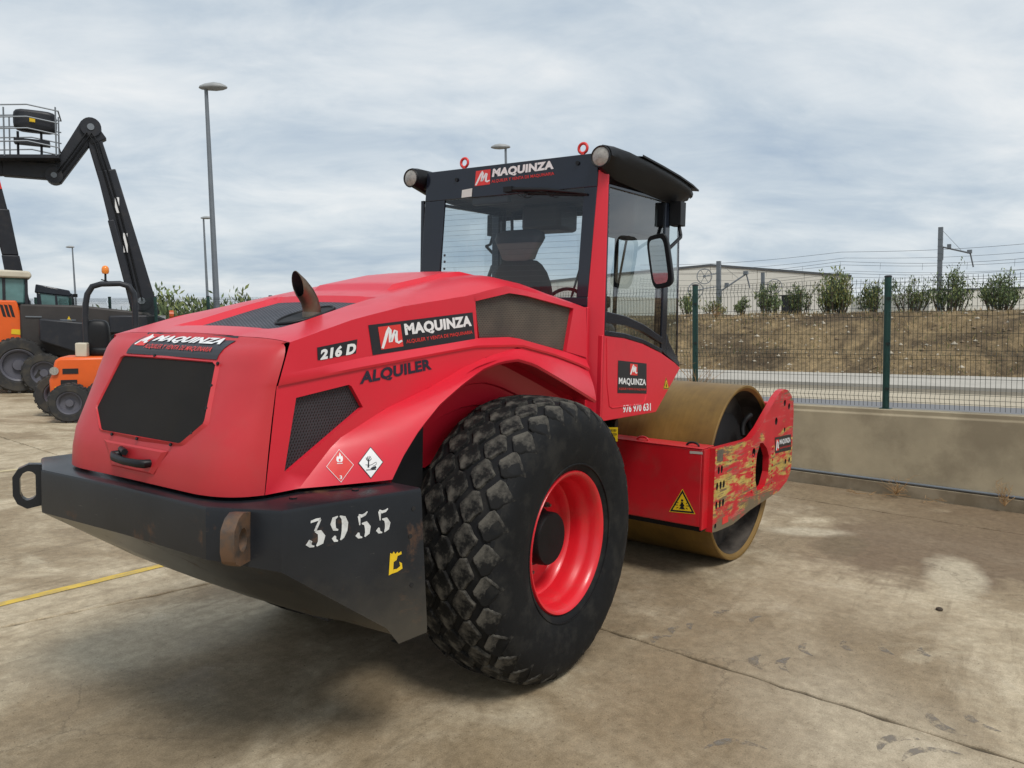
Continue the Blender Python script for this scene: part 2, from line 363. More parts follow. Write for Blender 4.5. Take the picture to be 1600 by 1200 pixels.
# ------------------------------------------------------------------ ground
def concrete_mat():
    mt, t, b = new_mat('yard_concrete')
    g = N(t, 'ShaderNodeNewGeometry'); v = g.outputs['Position']
    n1 = noise(t, v, .42, 10, .62, .6); n2 = noise(t, v, 2.1, 10, .68, .4); n3 = noise(t, v, 16, 8, .7); n4 = noise(t, v, 130, 4, .7)
    base = ramp(t, n2.outputs['Fac'], [(.26, (.29, .225, .142)), (.42, (.405, .332, .226)), (.56, (.485, .41, .292)), (.72, (.57, .50, .378))])
    def over(prev, fac, colr):
        m_ = N(t, 'ShaderNodeMix', data_type='RGBA'); t.links.new(fac, m_.inputs[0]); t.links.new(prev, m_.inputs[6])
        m_.inputs[7].default_value = (*colr, 1); return m_.outputs[2]
    big = ramp(t, n1.outputs['Fac'], [(.46, (0, 0, 0)), (.535, (.72, .72, .72)), (.60, (.8, .8, .8))])
    c = over(base.outputs[0], big.outputs[0], (.225, .166, .098))
    nb = noise(t, v, .9, 9, .7, .8); pale = ramp(t, nb.outputs['Fac'], [(.56, (0, 0, 0)), (.66, (.6, .6, .6))])
    c = over(c, pale.outputs[0], (.54, .47, .34))
    # drag streaks along the driving direction
    mp = N(t, 'ShaderNodeMapping'); mp.inputs['Rotation'].default_value = (0, 0, R(62)); mp.inputs['Scale'].default_value = (.5, 5, 1); t.links.new(v, mp.inputs[0])
    ns = noise(t, mp.outputs[0], 1.7, 8, .65, .5); sr = ramp(t, ns.outputs['Fac'], [(.54, (0, 0, 0)), (.68, (.5, .5, .5))])
    c = over(c, sr.outputs[0], (.19, .145, .09))
    nq = noise(t, v, 3.2, 6, .6); 
    def spot(cx, cy, rx, ry, rot, soft, colr, amt, wob=.55):
        nonlocal c
        mp = N(t, 'ShaderNodeMapping', vector_type='TEXTURE'); mp.inputs['Location'].default_value = (cx, cy, 0); mp.inputs['Rotation'].default_value = (0, 0, R(rot)); mp.inputs['Scale'].default_value = (rx, ry, 1)
        t.links.new(v, mp.inputs[0])
        ln = N(t, 'ShaderNodeVectorMath', operation='LENGTH'); t.links.new(mp.outputs[0], ln.inputs[0])
        ad = N(t, 'ShaderNodeMath', operation='MULTIPLY_ADD', i_1=wob * 2); t.links.new(nq.outputs['Fac'], ad.inputs[0]); t.links.new(ln.outputs['Value'], ad.inputs[2])
        mr = N(t, 'ShaderNodeMapRange', i_1=1 + wob + soft, i_2=1 + wob - soft, i_3=0, i_4=amt); t.links.new(ad.outputs[0], mr.inputs[0])
        c = over(c, mr.outputs[0], colr)
    for s_ in SPOTS: spot(*s_)
    nm = noise(t, v, 7.5, 14, .78, .7); mr_ = ramp(t, nm.outputs['Fac'], [(.30, (.72, .70, .67)), (.50, (1, 1, 1)), (.70, (1.15, 1.15, 1.15))])
    mm_ = N(t, 'ShaderNodeMix', data_type='RGBA', blend_type='MULTIPLY', i_0=.75); t.links.new(c, mm_.inputs[6]); t.links.new(mr_.outputs[0], mm_.inputs[7]); c = mm_.outputs[2]
    vo = N(t, 'ShaderNodeTexVoronoi', feature='DISTANCE_TO_EDGE', i_Scale=.75); wv = N(t, 'ShaderNodeMix', data_type='RGBA', blend_type='ADD', i_0=.35); t.links.new(v, wv.inputs[6]); nw = noise(t, v, 2.6, 8, .7); t.links.new(nw.outputs['Color'], wv.inputs[7]); t.links.new(wv.outputs[2], vo.inputs['Vector'])
    vr = ramp(t, vo.outputs['Distance'], [(.0, (.55, .55, .55)), (.006, (0, 0, 0))]); ng = ramp(t, n1.outputs['Fac'], [(.50, (0, 0, 0)), (.58, (1, 1, 1))])
    cm_ = N(t, 'ShaderNodeMath', operation='MULTIPLY'); t.links.new(vr.outputs[0], cm_.inputs[0]); t.links.new(ng.outputs[0], cm_.inputs[1])
    c = over(c, cm_.outputs[0], (.11, .085, .055))
    # fine grit
    gr = ramp(t, n3.outputs['Fac'], [(.3, (.74, .73, .71)), (.7, (1.18, 1.18, 1.18))]); gm = N(t, 'ShaderNodeMix', data_type='RGBA', blend_type='MULTIPLY', i_0=.9); t.links.new(c, gm.inputs[6]); t.links.new(gr.outputs[0], gm.inputs[7])
    g2 = ramp(t, n4.outputs['Fac'], [(.3, (.66, .65, .64)), (.7, (1.28, 1.28, 1.28))]); gm2 = N(t, 'ShaderNodeMix', data_type='RGBA', blend_type='MULTIPLY', i_0=.8); t.links.new(gm.outputs[2], gm2.inputs[6]); t.links.new(g2.outputs[0], gm2.inputs[7])
    n5 = noise(t, v, 55, 3, .6); sp5 = ramp(t, n5.outputs['Fac'], [(.30, (.45, .43, .40)), (.36, (1, 1, 1)), (.66, (1, 1, 1)), (.74, (1.3, 1.3, 1.28))]); gm3 = N(t, 'ShaderNodeMix', data_type='RGBA', blend_type='MULTIPLY', i_0=1.0); t.links.new(gm2.outputs[2], gm3.inputs[6]); t.links.new(sp5.outputs[0], gm3.inputs[7])
    t.links.new(gm3.outputs[2], b.inputs['Base Color'])
    rr = ramp(t, n2.outputs['Fac'], [(.3, (.55, .55, .55)), (.6, (.85, .85, .85))]); t.links.new(rr.outputs[0], b.inputs['Roughness'])
    b.inputs['Specular IOR Level'].default_value = .35
    ah = N(t, 'ShaderNodeMath', operation='MULTIPLY_ADD', i_1=.4); t.links.new(n4.outputs['Fac'], ah.inputs[0]); t.links.new(n3.outputs['Fac'], ah.inputs[2])
    bp = N(t, 'ShaderNodeBump', i_Strength=.35, i_Distance=.006); t.links.new(ah.outputs[0], bp.inputs['Height']); t.links.new(bp.outputs[0], b.inputs['Normal'])
    return mt
SPOTS = [
    # cx, cy, rx, ry, rot, softness, colour, amount
    (5.0, -2.7, 1.9, 1.1, -20, .16, (.165, .115, .072), .85),
    (5.6, -1.2, .7, 1.6, 0, .3, (.21, .155, .095), .65),
    (3.52, -2.70, .62, .20, 6, .28, (.52, .455, .335), .75),
    (4.2, -1.38, .16, .36, 30, .35, (.56, .50, .38), .6),
    (3.9, -1.75, .42, .2, 0, .2, (.17, .13, .08), .7),
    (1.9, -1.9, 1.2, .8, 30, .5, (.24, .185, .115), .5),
    (-.4, -1.6, .9, .35, -30, .4, (.23, .17, .10), .7),
    (.2, -2.7, 1.1, .5, 40, .5, (.46, .40, .30), .5),
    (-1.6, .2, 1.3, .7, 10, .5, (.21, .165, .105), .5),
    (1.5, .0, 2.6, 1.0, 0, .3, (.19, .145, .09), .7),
    (-1.2, 1.2, .9, .35, -15, .4, (.40, .35, .26), .4),
    (6.45, -1.8, .25, 4, -4, .4, (.2, .145, .09), .7),
]
M['concrete'] = concrete_mat()

M['joint'] = pbr('joint_dirt', (.085, .066, .042), .95, var=.4, vscale=30, space='Object', bump=.5, bscale=80)
M['dirt_far'] = pbr('far_ground', (.27, .225, .15), .95, var=.2, vscale=.3, dirt=((.16, .14, .08), .6, .15))
gb = MB()
_u = (Vector((1, 0, 0)) - TV * TV.x).normalized(); _v = TV.cross(_u); _o = Vector((6.9, -.6, 0)) - TV * .30
gb.face([_o + _u * x + _v * y for x, y in ((-1500, -1500), (1500, -1500), (1500, 1500), (-1500, 1500))])
ground = tag(gb.build('ground', M['dirt_far']), kind='structure')
def line_pt(o, ang): return Vector((o[0], o[1])), Vector((math.cos(R(ang)), math.sin(R(ang))))
def isect(l1, l2):
    (p, d), (q, e) = l1, l2
    den = d.x * e.y - d.y * e.x; w = q - p
    return p + d * ((w.x * e.y - w.y * e.x) / den)
ul = []
for k in (-4, -3, -2, -1, 0, 1):
    o = Vector((.762, -.963)) + Vector((math.cos(R(-6)), math.sin(R(-6)))) * 4.9 * k
    ul.append(line_pt(o, -96))
ul.append(line_pt((6.72, -.58), -93.94))
vl = [line_pt((-.96, -10.5), -6), line_pt((-.96, -4.6), -6), line_pt((-.965, 2.005), -13), line_pt((-.9, 6.6), -7)] + [line_pt((-.9, 6.6 + 5 * k), -5) for k in (1, 2, 3, 4, 5, 6, 7)]
gap = .007
for i in range(len(ul) - 1):
    for j in range(len(vl) - 1):
        c4 = [isect(ul[i], vl[j]), isect(ul[i + 1], vl[j]), isect(ul[i + 1], vl[j + 1]), isect(ul[i], vl[j + 1])]
        cen = sum(c4, Vector((0, 0))) / 4
        rim = []
        for a, b_ in zip(c4, c4[1:] + c4[:1]):
            near = (a - Vector((0, 0))).length < 9 or (b_ - Vector((0, 0))).length < 9
            n_ = 60 if near else 2
            e = (b_ - a).normalized(); nn = Vector((-e.y, e.x))
            for q in range(n_):
                p = a.lerp(b_, q / n_) + nn * (gap + (random.random() ** 3 * .022 if near and q else 0))
                if q == 0: p = a + (cen - a).normalized() * .01
                rim.append(p)
        mb = MB()
        top = [(p.x, p.y, 0) for p in rim]; low = [(p.x - (p - cen).normalized().x * -.004, p.y - (p - cen).normalized().y * -.004, -.03) for p in rim]
        top2 = [(p.x - (p - cen).normalized().x * .006, p.y - (p - cen).normalized().y * .006, 0) for p in rim]
        mid = [(p.x, p.y, -.006) for p in rim]
        mb.grid([low, mid, top2], 0, True); mb.face(top2)
        mb.build('slab', M['concrete'], ground, recalc=True)
jb = MB()   # earth filling the joints, just under the slab tops
jb.box((-22, -12, -2.5), (6.75, 44, -.013))
jb.build('joint_fill', M['joint'], ground)
# yellow bay line
yl = MB(); pts0 = []; pts1 = []
A0 = at(0, 948, 'z', 0); A1 = at(256, 886, 'z', 0); dv = (A1 - A0).normalized(); nv = Vector((-dv.y, dv.x, 0))
for k in range(61):
    p = A0 + dv * (-2.6 + 6.5 * k / 60)
    pts0.append((p.x + random.uniform(-.004, .004), p.y + random.uniform(-.005, .005), .004)); q = p + nv * (.085 + random.uniform(-.005, .005)); pts1.append((q.x, q.y, .004))
yl.grid([pts0, pts1]); M['line'] = pbr('line_paint', (.60, .41, .06), .7, var=.12, vscale=6, dirt=((.35, .27, .13), .6, 9))
yl.build('painted_line', M['line'], ground)
yl = MB(); A0 = at(0, 738, 'z', 0); dv = Vector((math.cos(R(-6)), math.sin(R(-6)), 0)); nv = Vector((-dv.y, dv.x, 0))
yl.grid([[A0 + dv * (-3 + k) + Vector((0, 0, .004)) for k in range(9)], [A0 + dv * (-3 + k) + nv * .09 + Vector((0, 0, .004)) for k in range(9)]])
yl.build('painted_line', pbr('line_paint_pale', (.50, .42, .25), .8, var=.2, vscale=4), ground)
# worn rubber marks: crescents with broken edges
def mark_mat():
    mt = bpy.data.materials.new('rubber_mark'); mt.use_nodes = True; t = mt.node_tree; bs = t.nodes['Principled BSDF']; out = t.nodes['Material Output']
    bs.inputs['Base Color'].default_value = (.21, .185, .155, 1); bs.inputs['Roughness'].default_value = .9
    g = N(t, 'ShaderNodeNewGeometry'); n = noise(t, g.outputs['Position'], 14, 8, .7); r = ramp(t, n.outputs['Fac'], [(.44, (0, 0, 0)), (.60, (.75, .75, .75))])
    tr = N(t, 'ShaderNodeBsdfTransparent'); mx = N(t, 'ShaderNodeMixShader'); t.links.new(r.outputs[0], mx.inputs[0]); t.links.new(tr.outputs[0], mx.inputs[1]); t.links.new(bs.outputs[0], mx.inputs[2]); t.links.new(mx.outputs[0], out.inputs[0]); return mt
M['print'] = mark_mat()
for (px, py, ang, L_, w_) in ((1035, 1000, 40, .20, .05), (1058, 985, 55, .16, .05), (1085, 978, 60, .15, .04), (1190, 1035, 75, .22, .06), (1235, 1040, 70, .25, .06), (1265, 1015, 80, .20, .05), (1480, 1130, 100, .26, .07), (1535, 1125, 100, .24, .06), (1410, 1165, 20, .30, .06), (1460, 1185, 10, .34, .05), (1330, 1010, 85, .2, .05), (1390, 1015, 85, .18, .05), (1150, 1170, 0, .3, .05), (1450, 1020, 90, .16, .05), (1130, 960, 50, .2, .05), (1185, 970, 60, .2, .04)):
    c0 = at(px, py, 'z', 0); th = R(ang - 55); d_ = Vector((math.cos(th), math.sin(th), 0)); n_ = Vector((-d_.y, d_.x, 0)); mb = MB(); ra, rb_ = [], []
    for k in range(13):
        u = k / 12 * 2 - 1; p = c0 + d_ * L_ / 2 * u + n_ * (L_ * .22 * (1 - u * u)) + Vector((0, 0, .0015)); hw = w_ / 2 * (1 - u * u * .8) * random.uniform(.8, 1.2); ra.append(p + n_ * hw); rb_.append(p - n_ * hw)
    mb.grid([ra, rb_]); mb.build('rubber_mark', M['print'], ground)

# ------------------------------------------------------------------ wall frame: W(along, away, z)
WA = Vector((6.735, -.578, 0)); WD = Vector((-.06864, -.99764, 0)); WN = Vector((.99764, -.06864, 0))
KS = -WD.dot(TV) / TV.z; KN = -WN.dot(TV) / TV.z     # level lines climb this much against the yard plane
def W(s, n, z): return WA + WD * s + WN * n + TV * z + Vector((0, 0, KS * max(s, -5.0)))
def WL(s, n, z): return WA + WD * s + WN * n + TV * z + Vector((0, 0, KS * s + KN * n))
EYE = (CAM_LOC - WL(0, 0, 0)).dot(TV)
def plumb(o):
    o.rotation_mode = 'QUATERNION'; o.rotation_quaternion = Vector((0, 0, 1)).rotation_difference(TV); return o
wall = empty('boundary_wall', W(0, 0, 0))
tag(wall, 'low beige concrete wall under the green mesh fence', 'wall')
def wpart(name, mb, mt, **k):
    o = mb.build(name, mt, **k); o.parent = wall; o.matrix_parent_inverse = Matrix.Translation(-WA); return o
segs = [-55.5 + 3 * k for k in range(19)] + [3.72, 6.8, 9.8]
for a, b_ in zip(segs, segs[1:]):
    mb = MB(); a_, bb = a + .006, b_ - .006
    pr_ = [(.045, -.45), (.045, .93), (.06, .945), (.06, 1.0), (.30, 1.0), (.30, -.45)]
    mb.grid([[W(s_, n_, z_) for n_, z_ in pr_] for s_ in (a_, bb)], 0, True); mb.face([W(a_, n_, z_) for n_, z_ in pr_]); mb.face([W(bb, n_, z_) for n_, z_ in pr_]); wpart('wall_panel', mb, M['concrete_wall'], bevel=.008)
W0 = lambda s, n, z: WA + WD * s + WN * n + Vector((0, 0, z))
mb = MB(); mb.prism([W0(-55.5, 0, -.02), W0(-55.5, 0, .135), W0(-55.5, .04, .15), W0(-55.5, .046, .15), W0(-55.5, .046, -.02)], WD * 65.3)
wpart('footing', mb, pbr('footing_concrete', (.27, .22, .15), .9, var=.2, vscale=2, dirt=((.15, .115, .07), .7, 1.5)))
mb = MB(); mb.tube([W0(-55.5, .022, .165), W0(9.8, .022, .165)], .016, 8); wpart('conduit', mb, M['galv'], smooth=60)
# fence posts and mesh panels
fence = empty('mesh_fence', W(0, .18, 1.0)); FI = Matrix.Translation(-W(0, .18, 1.0))
tag(fence, 'green wire mesh fence with round posts standing on the low wall', 'fence')
def fpart(mb_, nm, mt, par=None, **k):
    o = mb_.build(nm, mt, **k); o.parent = par or fence
    if not par: o.matrix_parent_inverse = FI
    return o
post_s = [1.055 + 2.52 * k for k in range(-22, 4)]
for i, s in enumerate(post_s):
    b0 = W(s, .18, 1.0)
    mb = MB(); mb.tube([b0, b0 + TV * 1.605], .040, 20); e = fpart(mb, 'fence_post', M['green'], smooth=50)
    mb = MB(); mb.tube([b0 + TV * 1.606, b0 + TV * 1.62, b0 + TV * 1.628], [.044, .044, .03], 20); fpart(mb, 'post_cap', M['vblack'], e, smooth=50)
    mb = MB(); mb.cbox(b0 + Vector((0, 0, .004)), (.13, .13, .008)); fpart(mb, 'base_plate', M['green'], e)
    for zz in (.25, .8, 1.35):
        mb = MB(); mb.cbox(b0 + TV * zz - WN * .042 + WD * .02, (.018, .05, .03)); fpart(mb, 'clip', M['wire'], e)
for i in range(len(post_s) - 1):
    s0, s1 = post_s[i] + .045, post_s[i + 1] - .045; n_ = .128
    mb = MB(); r = .0032
    # bent profile of the panel: V folds at four heights
    prof = [(.03, 0), (.10, 0), (.155, .035), (.21, 0), (.62, 0), (.675, .035), (.73, 0), (1.14, 0), (1.195, .035), (1.25, 0), (1.45, 0), (1.505, .035), (1.56, 0), (1.615, 0)]
    cnt = int((s1 - s0) / .0505)
    for k in range(cnt + 1):
        s = s0 + (s1 - s0) * k / cnt
        mb.tube([W(s, n_ - o_, 1.0 + z_ * .985) for z_, o_ in prof], r, 4, caps=False)
    for z_, o_ in prof[1:-1] + [(.40, 0), (.93, 0)]:
        mb.tube([W(s0, n_ - o_ - .005, 1.0 + z_ * .985), W(s1, n_ - o_ - .005, 1.0 + z_ * .985)], r, 4, caps=False)
    fpart(mb, 'fence_panel', M['wire'], recalc=False)
# dry stalks on the first post and weeds at the wall foot
M['dry'] = pbr('dry_stalk', (.33, .20, .09), .9, var=.3, vscale=8)
def dry_plant(name, base, h, n, spread, label):
    mb = MB()
    for k in range(n):
        a = random.uniform(0, 2 * math.pi); l = h * random.uniform(.4, 1)
        p = Vector(base); path = [p]
        d = Vector((math.cos(a) * spread, math.sin(a) * spread, 1)).normalized()
        for q in range(4):
            d = (d + Vector((random.uniform(-.5, .5), random.uniform(-.5, .5), random.uniform(-.15, .15)))).normalized(); p = p + d * l / 4; path.append(p)
        mb.tube(path, [.004, .0035, .003, .002, .0015], 4, caps=False)
        for q in range(3):
            p = path[random.randint(1, 4)]; e = p + Vector((random.uniform(-1, 1), random.uniform(-1, 1), random.uniform(0, 1))) * .08
            mb.tube([p, e], [.002, .001], 3, caps=False)
    return tag(mb.build(name, M['dry'], recalc=False), label, 'plant')
dry_plant('dry_climber', W(-1.42, .1, 1.0), .9, 22, .35, 'dry orange stalks climbing the fence post beside the cab')
dry_plant('dry_weed', W(1.25, -.12, 0), .32, 16, .9, 'dry twiggy weed at the wall foot below the lone post')
dry_plant('dry_weed', W(2.36, -.08, 0), .3, 14, .5, 'dry weed at the wall foot by the right picture edge')
tw = MB()
for k in range(26):
    p = W(1.2 + random.uniform(-.5, .6), -.25 + random.uniform(-.15, .1), .008); a = random.uniform(0, 6.3); L = random.uniform(.05, .2)
    tw.tube([p, p + Vector((math.cos(a) * L, math.sin(a) * L, .01))], .003, 4, caps=False)
tag(tw.build('twig_litter', M['dry'], recalc=False), 'dry twigs lying on the concrete along the wall', 'twigs', kind='stuff')
for (px, py, s, lab) in ((1468, 954, .022, 'small dark clod on the concrete right of the drum'),):
    p = at(px, py, 'z', 0); mb = MB(); 
    bm = bmesh.new(); bmesh.ops.create_icosphere(bm, subdivisions=2, radius=s)
    for v in bm.verts: v.co = Vector((v.co.x * random.uniform(.8, 1.3), v.co.y * random.uniform(.8, 1.2), v.co.z * random.uniform(.5, .8)))
    me = bpy.data.meshes.new('clod'); bm.to_mesh(me); bm.free(); me.materials.append(pbr('clod_earth', (.06, .045, .03), .95, var=.3, vscale=40))
    o = bpy.data.objects.new('clod', me); COL.objects.link(o); o.location = p + Vector((0, 0, s * .45)); tag(o, lab, 'clod')

# ------------------------------------------------------------------ beyond the wall
def strip(name, n0, n1, z, mt, s0=-90, s1=60):
    mb = MB(); mb.face([WL(s0, n0, z), WL(s1, n0, z), WL(s1, n1, z), WL(s0, n1, z)]); return tag(mb.build(name, mt), kind='structure')
strip('road', .5, 10.4, -.004, pbr('road_asphalt', (.17, .17, .175), .85, var=.1, vscale=.5))
strip('road_shoulder', 10.4, 13.3, 0.0, pbr('dusty_shoulder', (.42, .365, .275), .95, var=.1, vscale=.6))
strip('gutter', 13.3, 14.3, .004, pbr('gutter_shadow_tone', (.17, .145, .105), .95, var=.2, vscale=.7))  # dark strip, the curb's shadow painted in as colour
mb = MB(); mb.prism([WL(-90, 14.3, -.05), WL(-90, 14.3, .10), WL(-90, 18.6, .10), WL(-90, 18.6, -.05)], (WD + Vector((0, 0, KS))) * 150)
tag(mb.build('pavement', pbr('pale_pavement', (.40, .375, .33), .9, var=.1, vscale=.8)), kind='structure')
def bank_mat():
    mt, t, b = new_mat('embankment_earth')
    g = N(t, 'ShaderNodeNewGeometry'); v = g.outputs['Position']
    n1 = noise(t, v, .35, 10, .65, .5); n2 = noise(t, v, 3.5, 10, .75); n3 = noise(t, v, 1.1, 8, .7)
    base = ramp(t, n1.outputs['Fac'], [(.36, (.075, .055, .036)), (.46, (.125, .093, .058)), (.53, (.20, .148, .086)), (.62, (.25, .185, .105)), (.75, (.20, .16, .105))])
    r2 = ramp(t, n2.outputs['Fac'], [(.25, (.35, .34, .33)), (.48, (.95, .95, .95)), (.72, (1.7, 1.66, 1.55))])
    mm = N(t, 'ShaderNodeMix', data_type='RGBA', blend_type='MULTIPLY', i_0=1.0); t.links.new(base.outputs[0], mm.inputs[6]); t.links.new(r2.outputs[0], mm.inputs[7])
    gr = ramp(t, n3.outputs['Fac'], [(.66, (0, 0, 0)), (.74, (.7, .7, .7))]); m2 = N(t, 'ShaderNodeMix', data_type='RGBA'); t.links.new(gr.outputs[0], m2.inputs[0]); t.links.new(mm.outputs[2], m2.inputs[6]); m2.inputs[7].default_value = (.07, .10, .035, 1)
    t.links.new(m2.outputs[2], b.inputs['Base Color']); b.inputs['Roughness'].default_value = 1; b.inputs['Specular IOR Level'].default_value = .1
    bp = N(t, 'ShaderNodeBump', i_Strength=.8, i_Distance=.12); t.links.new(n2.outputs['Fac'], bp.inputs['Height']); t.links.new(bp.outputs[0], b.inputs['Normal'])
    return mt
M['bank'] = bank_mat()
from mathutils import noise as mnoise
def bank_h(s, n):
    t = (n - 18.0) / 6.0
    if t <= 0: return .02
    t = min(1, t); h = (EYE + .02) * (t * t * (3 - 2 * t)) ** .8
    p = Vector((s * .35, n * .5, 3.1)); w = min(1, t * 4)
    return h + w * (.16 * mnoise.noise(p) + .08 * mnoise.noise(p * 3.1) + .04 * mnoise.noise(p * 9)) * (1 if n < 25 else .4)
mb = MB(); rows = []
nn_ = [17.8, 18, 18.3] + [18.6 + .25 * k for k in range(34)] + [28, 31, 35, 42, 55, 80, 140]
for n_ in nn_: rows.append([WL(-90 + .5 * k, n_, bank_h(-90 + .5 * k, n_)) for k in range(241)])
mb.grid(rows); bank = tag(mb.build('embankment', M['bank'], smooth=80), kind='structure')
mb = MB()
for k in range(1900):
    s = random.uniform(-26, 8); n_ = 18.2 + 6.6 * random.random(); z = bank_h(s, n_); r = random.choice((.02, .03, .03, .04, .05, .07, .10)) * random.uniform(.6, 1.1)
    c = WL(s, n_, z); vs_ = [c + Vector((random.uniform(.6, 1.3) * r * a, random.uniform(.6, 1.3) * r * b2, random.uniform(.5, 1) * r * c2)) for a, b2, c2 in ((1, 0, 0), (-1, 0, 0), (0, 1, 0), (0, -1, 0), (0, 0, 1), (0, 0, -1))]
    mb.mesh(vs_, [(0, 2, 4), (2, 1, 4), (1, 3, 4), (3, 0, 4), (2, 0, 5), (1, 2, 5), (3, 1, 5), (0, 3, 5)], 0 if random.random() < .5 else 1)
tag(mb.build('rubble', [pbr('pale_stone', (.42, .37, .29), .9, var=.2), pbr('brown_stone', (.16, .115, .07), .9, var=.3)], recalc=False), 'pale stones and clods strewn over the embankment slope', 'rubble', kind='stuff')
mb = MB()
for k in range(9000):
    s = random.uniform(-28, 9); n_ = 18.0 + 7.5 * random.random() ** .8
    if mnoise.noise(Vector((s * .3, n_ * .6, 7))) < -.08: continue
    c = WL(s, n_, bank_h(s, n_) - .01); a = random.uniform(0, 6.3); h = random.uniform(.06, .22); w = Vector((math.cos(a), math.sin(a), 0)) * random.uniform(.008, .02)
    tip = c + Vector((random.uniform(-.1, .1), random.uniform(-.1, .1), h)); mb.mesh([c - w, c + w, tip], [(0, 1, 2)], 0 if random.random() < .8 else 1)
tag(mb.build('dry_grass', [pbr('straw', (.30, .215, .10), 1, var=.3), pbr('green_blade', (.08, .11, .03), 1, var=.3)], recalc=False), 'straw coloured dry grass tufts on the embankment', 'grass', kind='stuff')

# bushes on the bank
LEAF = [pbr('leaf_a', (.13, .175, .065), .8, var=.3, vscale=3), pbr('leaf_b', (.20, .23, .075), .8, var=.3, vscale=3), pbr('leaf_c', (.085, .12, .055), .8, var=.3, vscale=3), pbr('leaf_d', (.22, .20, .06), .8, var=.3)]
def bush(name, base, h, w, n, kind, label, cat='bush', group=None, leaf=1.0):
    e = plumb(empty(name, base)); base = Vector(base)
    tr = MB(); cr_ = MB(); tips = []
    for k in range(max(7, int(n / 75))):
        a = random.uniform(0, 6.283); l = h * random.uniform(.35, 1.08); sp = w * .5 * random.uniform(.1, 1.0)
        p0 = Vector((math.cos(a) * sp * .62 + random.uniform(-.06, .06), math.sin(a) * sp * .62 + random.uniform(-.06, .06), -.03)); mid = Vector((math.cos(a) * sp * .95, math.sin(a) * sp * .95, l * .5)); l *= 1 - .35 * (sp / (w * .5)) ** 2; end = Vector((math.cos(a) * sp, math.sin(a) * sp, l))
        pa = [p0, p0.lerp(mid, .5), mid, mid.lerp(end, .6), end]; tr.tube(pa, [.03, .025, .018, .012, .005], 5, caps=False)
        tips.append(pa)
        for q in range(3):
            s0 = pa[random.randint(1, 3)]; e0 = s0 + Vector((random.uniform(-1, 1) * w * .2, random.uniform(-1, 1) * w * .2, random.uniform(.1, .4) * h)); tr.tube([s0, e0], [.01, .004], 4, caps=False); tips.append([s0, s0.lerp(e0, .4), s0.lerp(e0, .7), e0])
    for k in range(n):
        pa = random.choice(tips); t_ = random.uniform(.15, 1) * (len(pa) - 1); i_ = min(int(t_), len(pa) - 2); p = pa[i_].lerp(pa[i_ + 1], t_ - i_)
        p = p + Vector((random.gauss(0, .055 * w), random.gauss(0, .055 * w), random.gauss(0, .05 * h)))
        if p.z < .02: continue
        ax = Vector((random.uniform(-.8, .8), random.uniform(-.8, .8), random.uniform(.3, 1.8))).normalized(); sd = ax.orthogonal().normalized(); sd.rotate(Matrix.Rotation(random.uniform(0, 6.28), 3, ax))
        L = random.uniform(.06, .13) * (.7 + h * .2) * leaf; L *= 1.35; wd = L * .17
        cr_.mesh([p, p + ax * L * .5 + sd * wd, p + ax * L, p + ax * L * .5 - sd * wd], [(0, 1, 2, 3)], random.choices((0, 1, 2, 3), kind)[0])
    o = tr.build('stem', M['bark'], recalc=False); o.parent = e
    o = cr_.build('foliage', LEAF, recalc=False); o.parent = e
    tag(e, label, cat, group); return e
G_B = 'bushes on top of the embankment'
def on_bank(px, depth):
    p = far(px, 485, depth); s = (p - WA).dot(WD); n_ = (p - WA).dot(WN); return WL(s, n_, bank_h(s, n_) - .02)
for (px, d, h, w, n, kd, lab) in (
    (1078, 38, 1.15, 1.3, 900, (4, 2, 3, 1), 'small green bush on the bank just left of the first fence post'),
    (1122, 38, .8, 1.5, 800, (3, 2, 3, 3), 'low dull bush around the foot of the two wheeled rail mast'),
    (1162, 39, .85, 1.3, 800, (4, 3, 3, 0), 'lowest small green bush between the two wheeled masts'),
    (1207, 37, 1.35, 1.7, 1500, (4, 3, 4, 0), 'upright green bush in front of the single wheel mast'),
    (1255, 38, 1.5, 1.6, 1500, (3, 1, 5, 1), 'dark green bush left of the large yellowish bush'),
    (1308, 36, 1.85, 2.2, 3600, (3, 5, 3, 3), 'largest yellowish green bush left of the lone fence post'),
    (1368, 37, 1.55, 1.8, 1500, (3, 2, 4, 1), 'sparse twiggy bush directly behind the lone fence post'),
    (1428, 37, 1.5, 2.0, 1700, (3, 2, 5, 1), 'spreading sparse bush between the lone post and tall mast'),
    (1487, 36, 1.8, 2.1, 2600, (4, 3, 5, 0), 'dense green bush at the foot of the tall mast'),
    (1563, 36, 1.65, 2.2, 2600, (5, 2, 5, 0), 'round green bush by the right picture edge')):
    bush('bush', on_bank(px, d), h, w * .82, int(n * .85), kd, lab, group=G_B, leaf=random.uniform(.9, 1.25))
dry_plant('dry_weed', on_bank(1122, 35.5), .8, 60, .6, 'tuft of tall straw weeds on the bank beside the two wheeled mast')

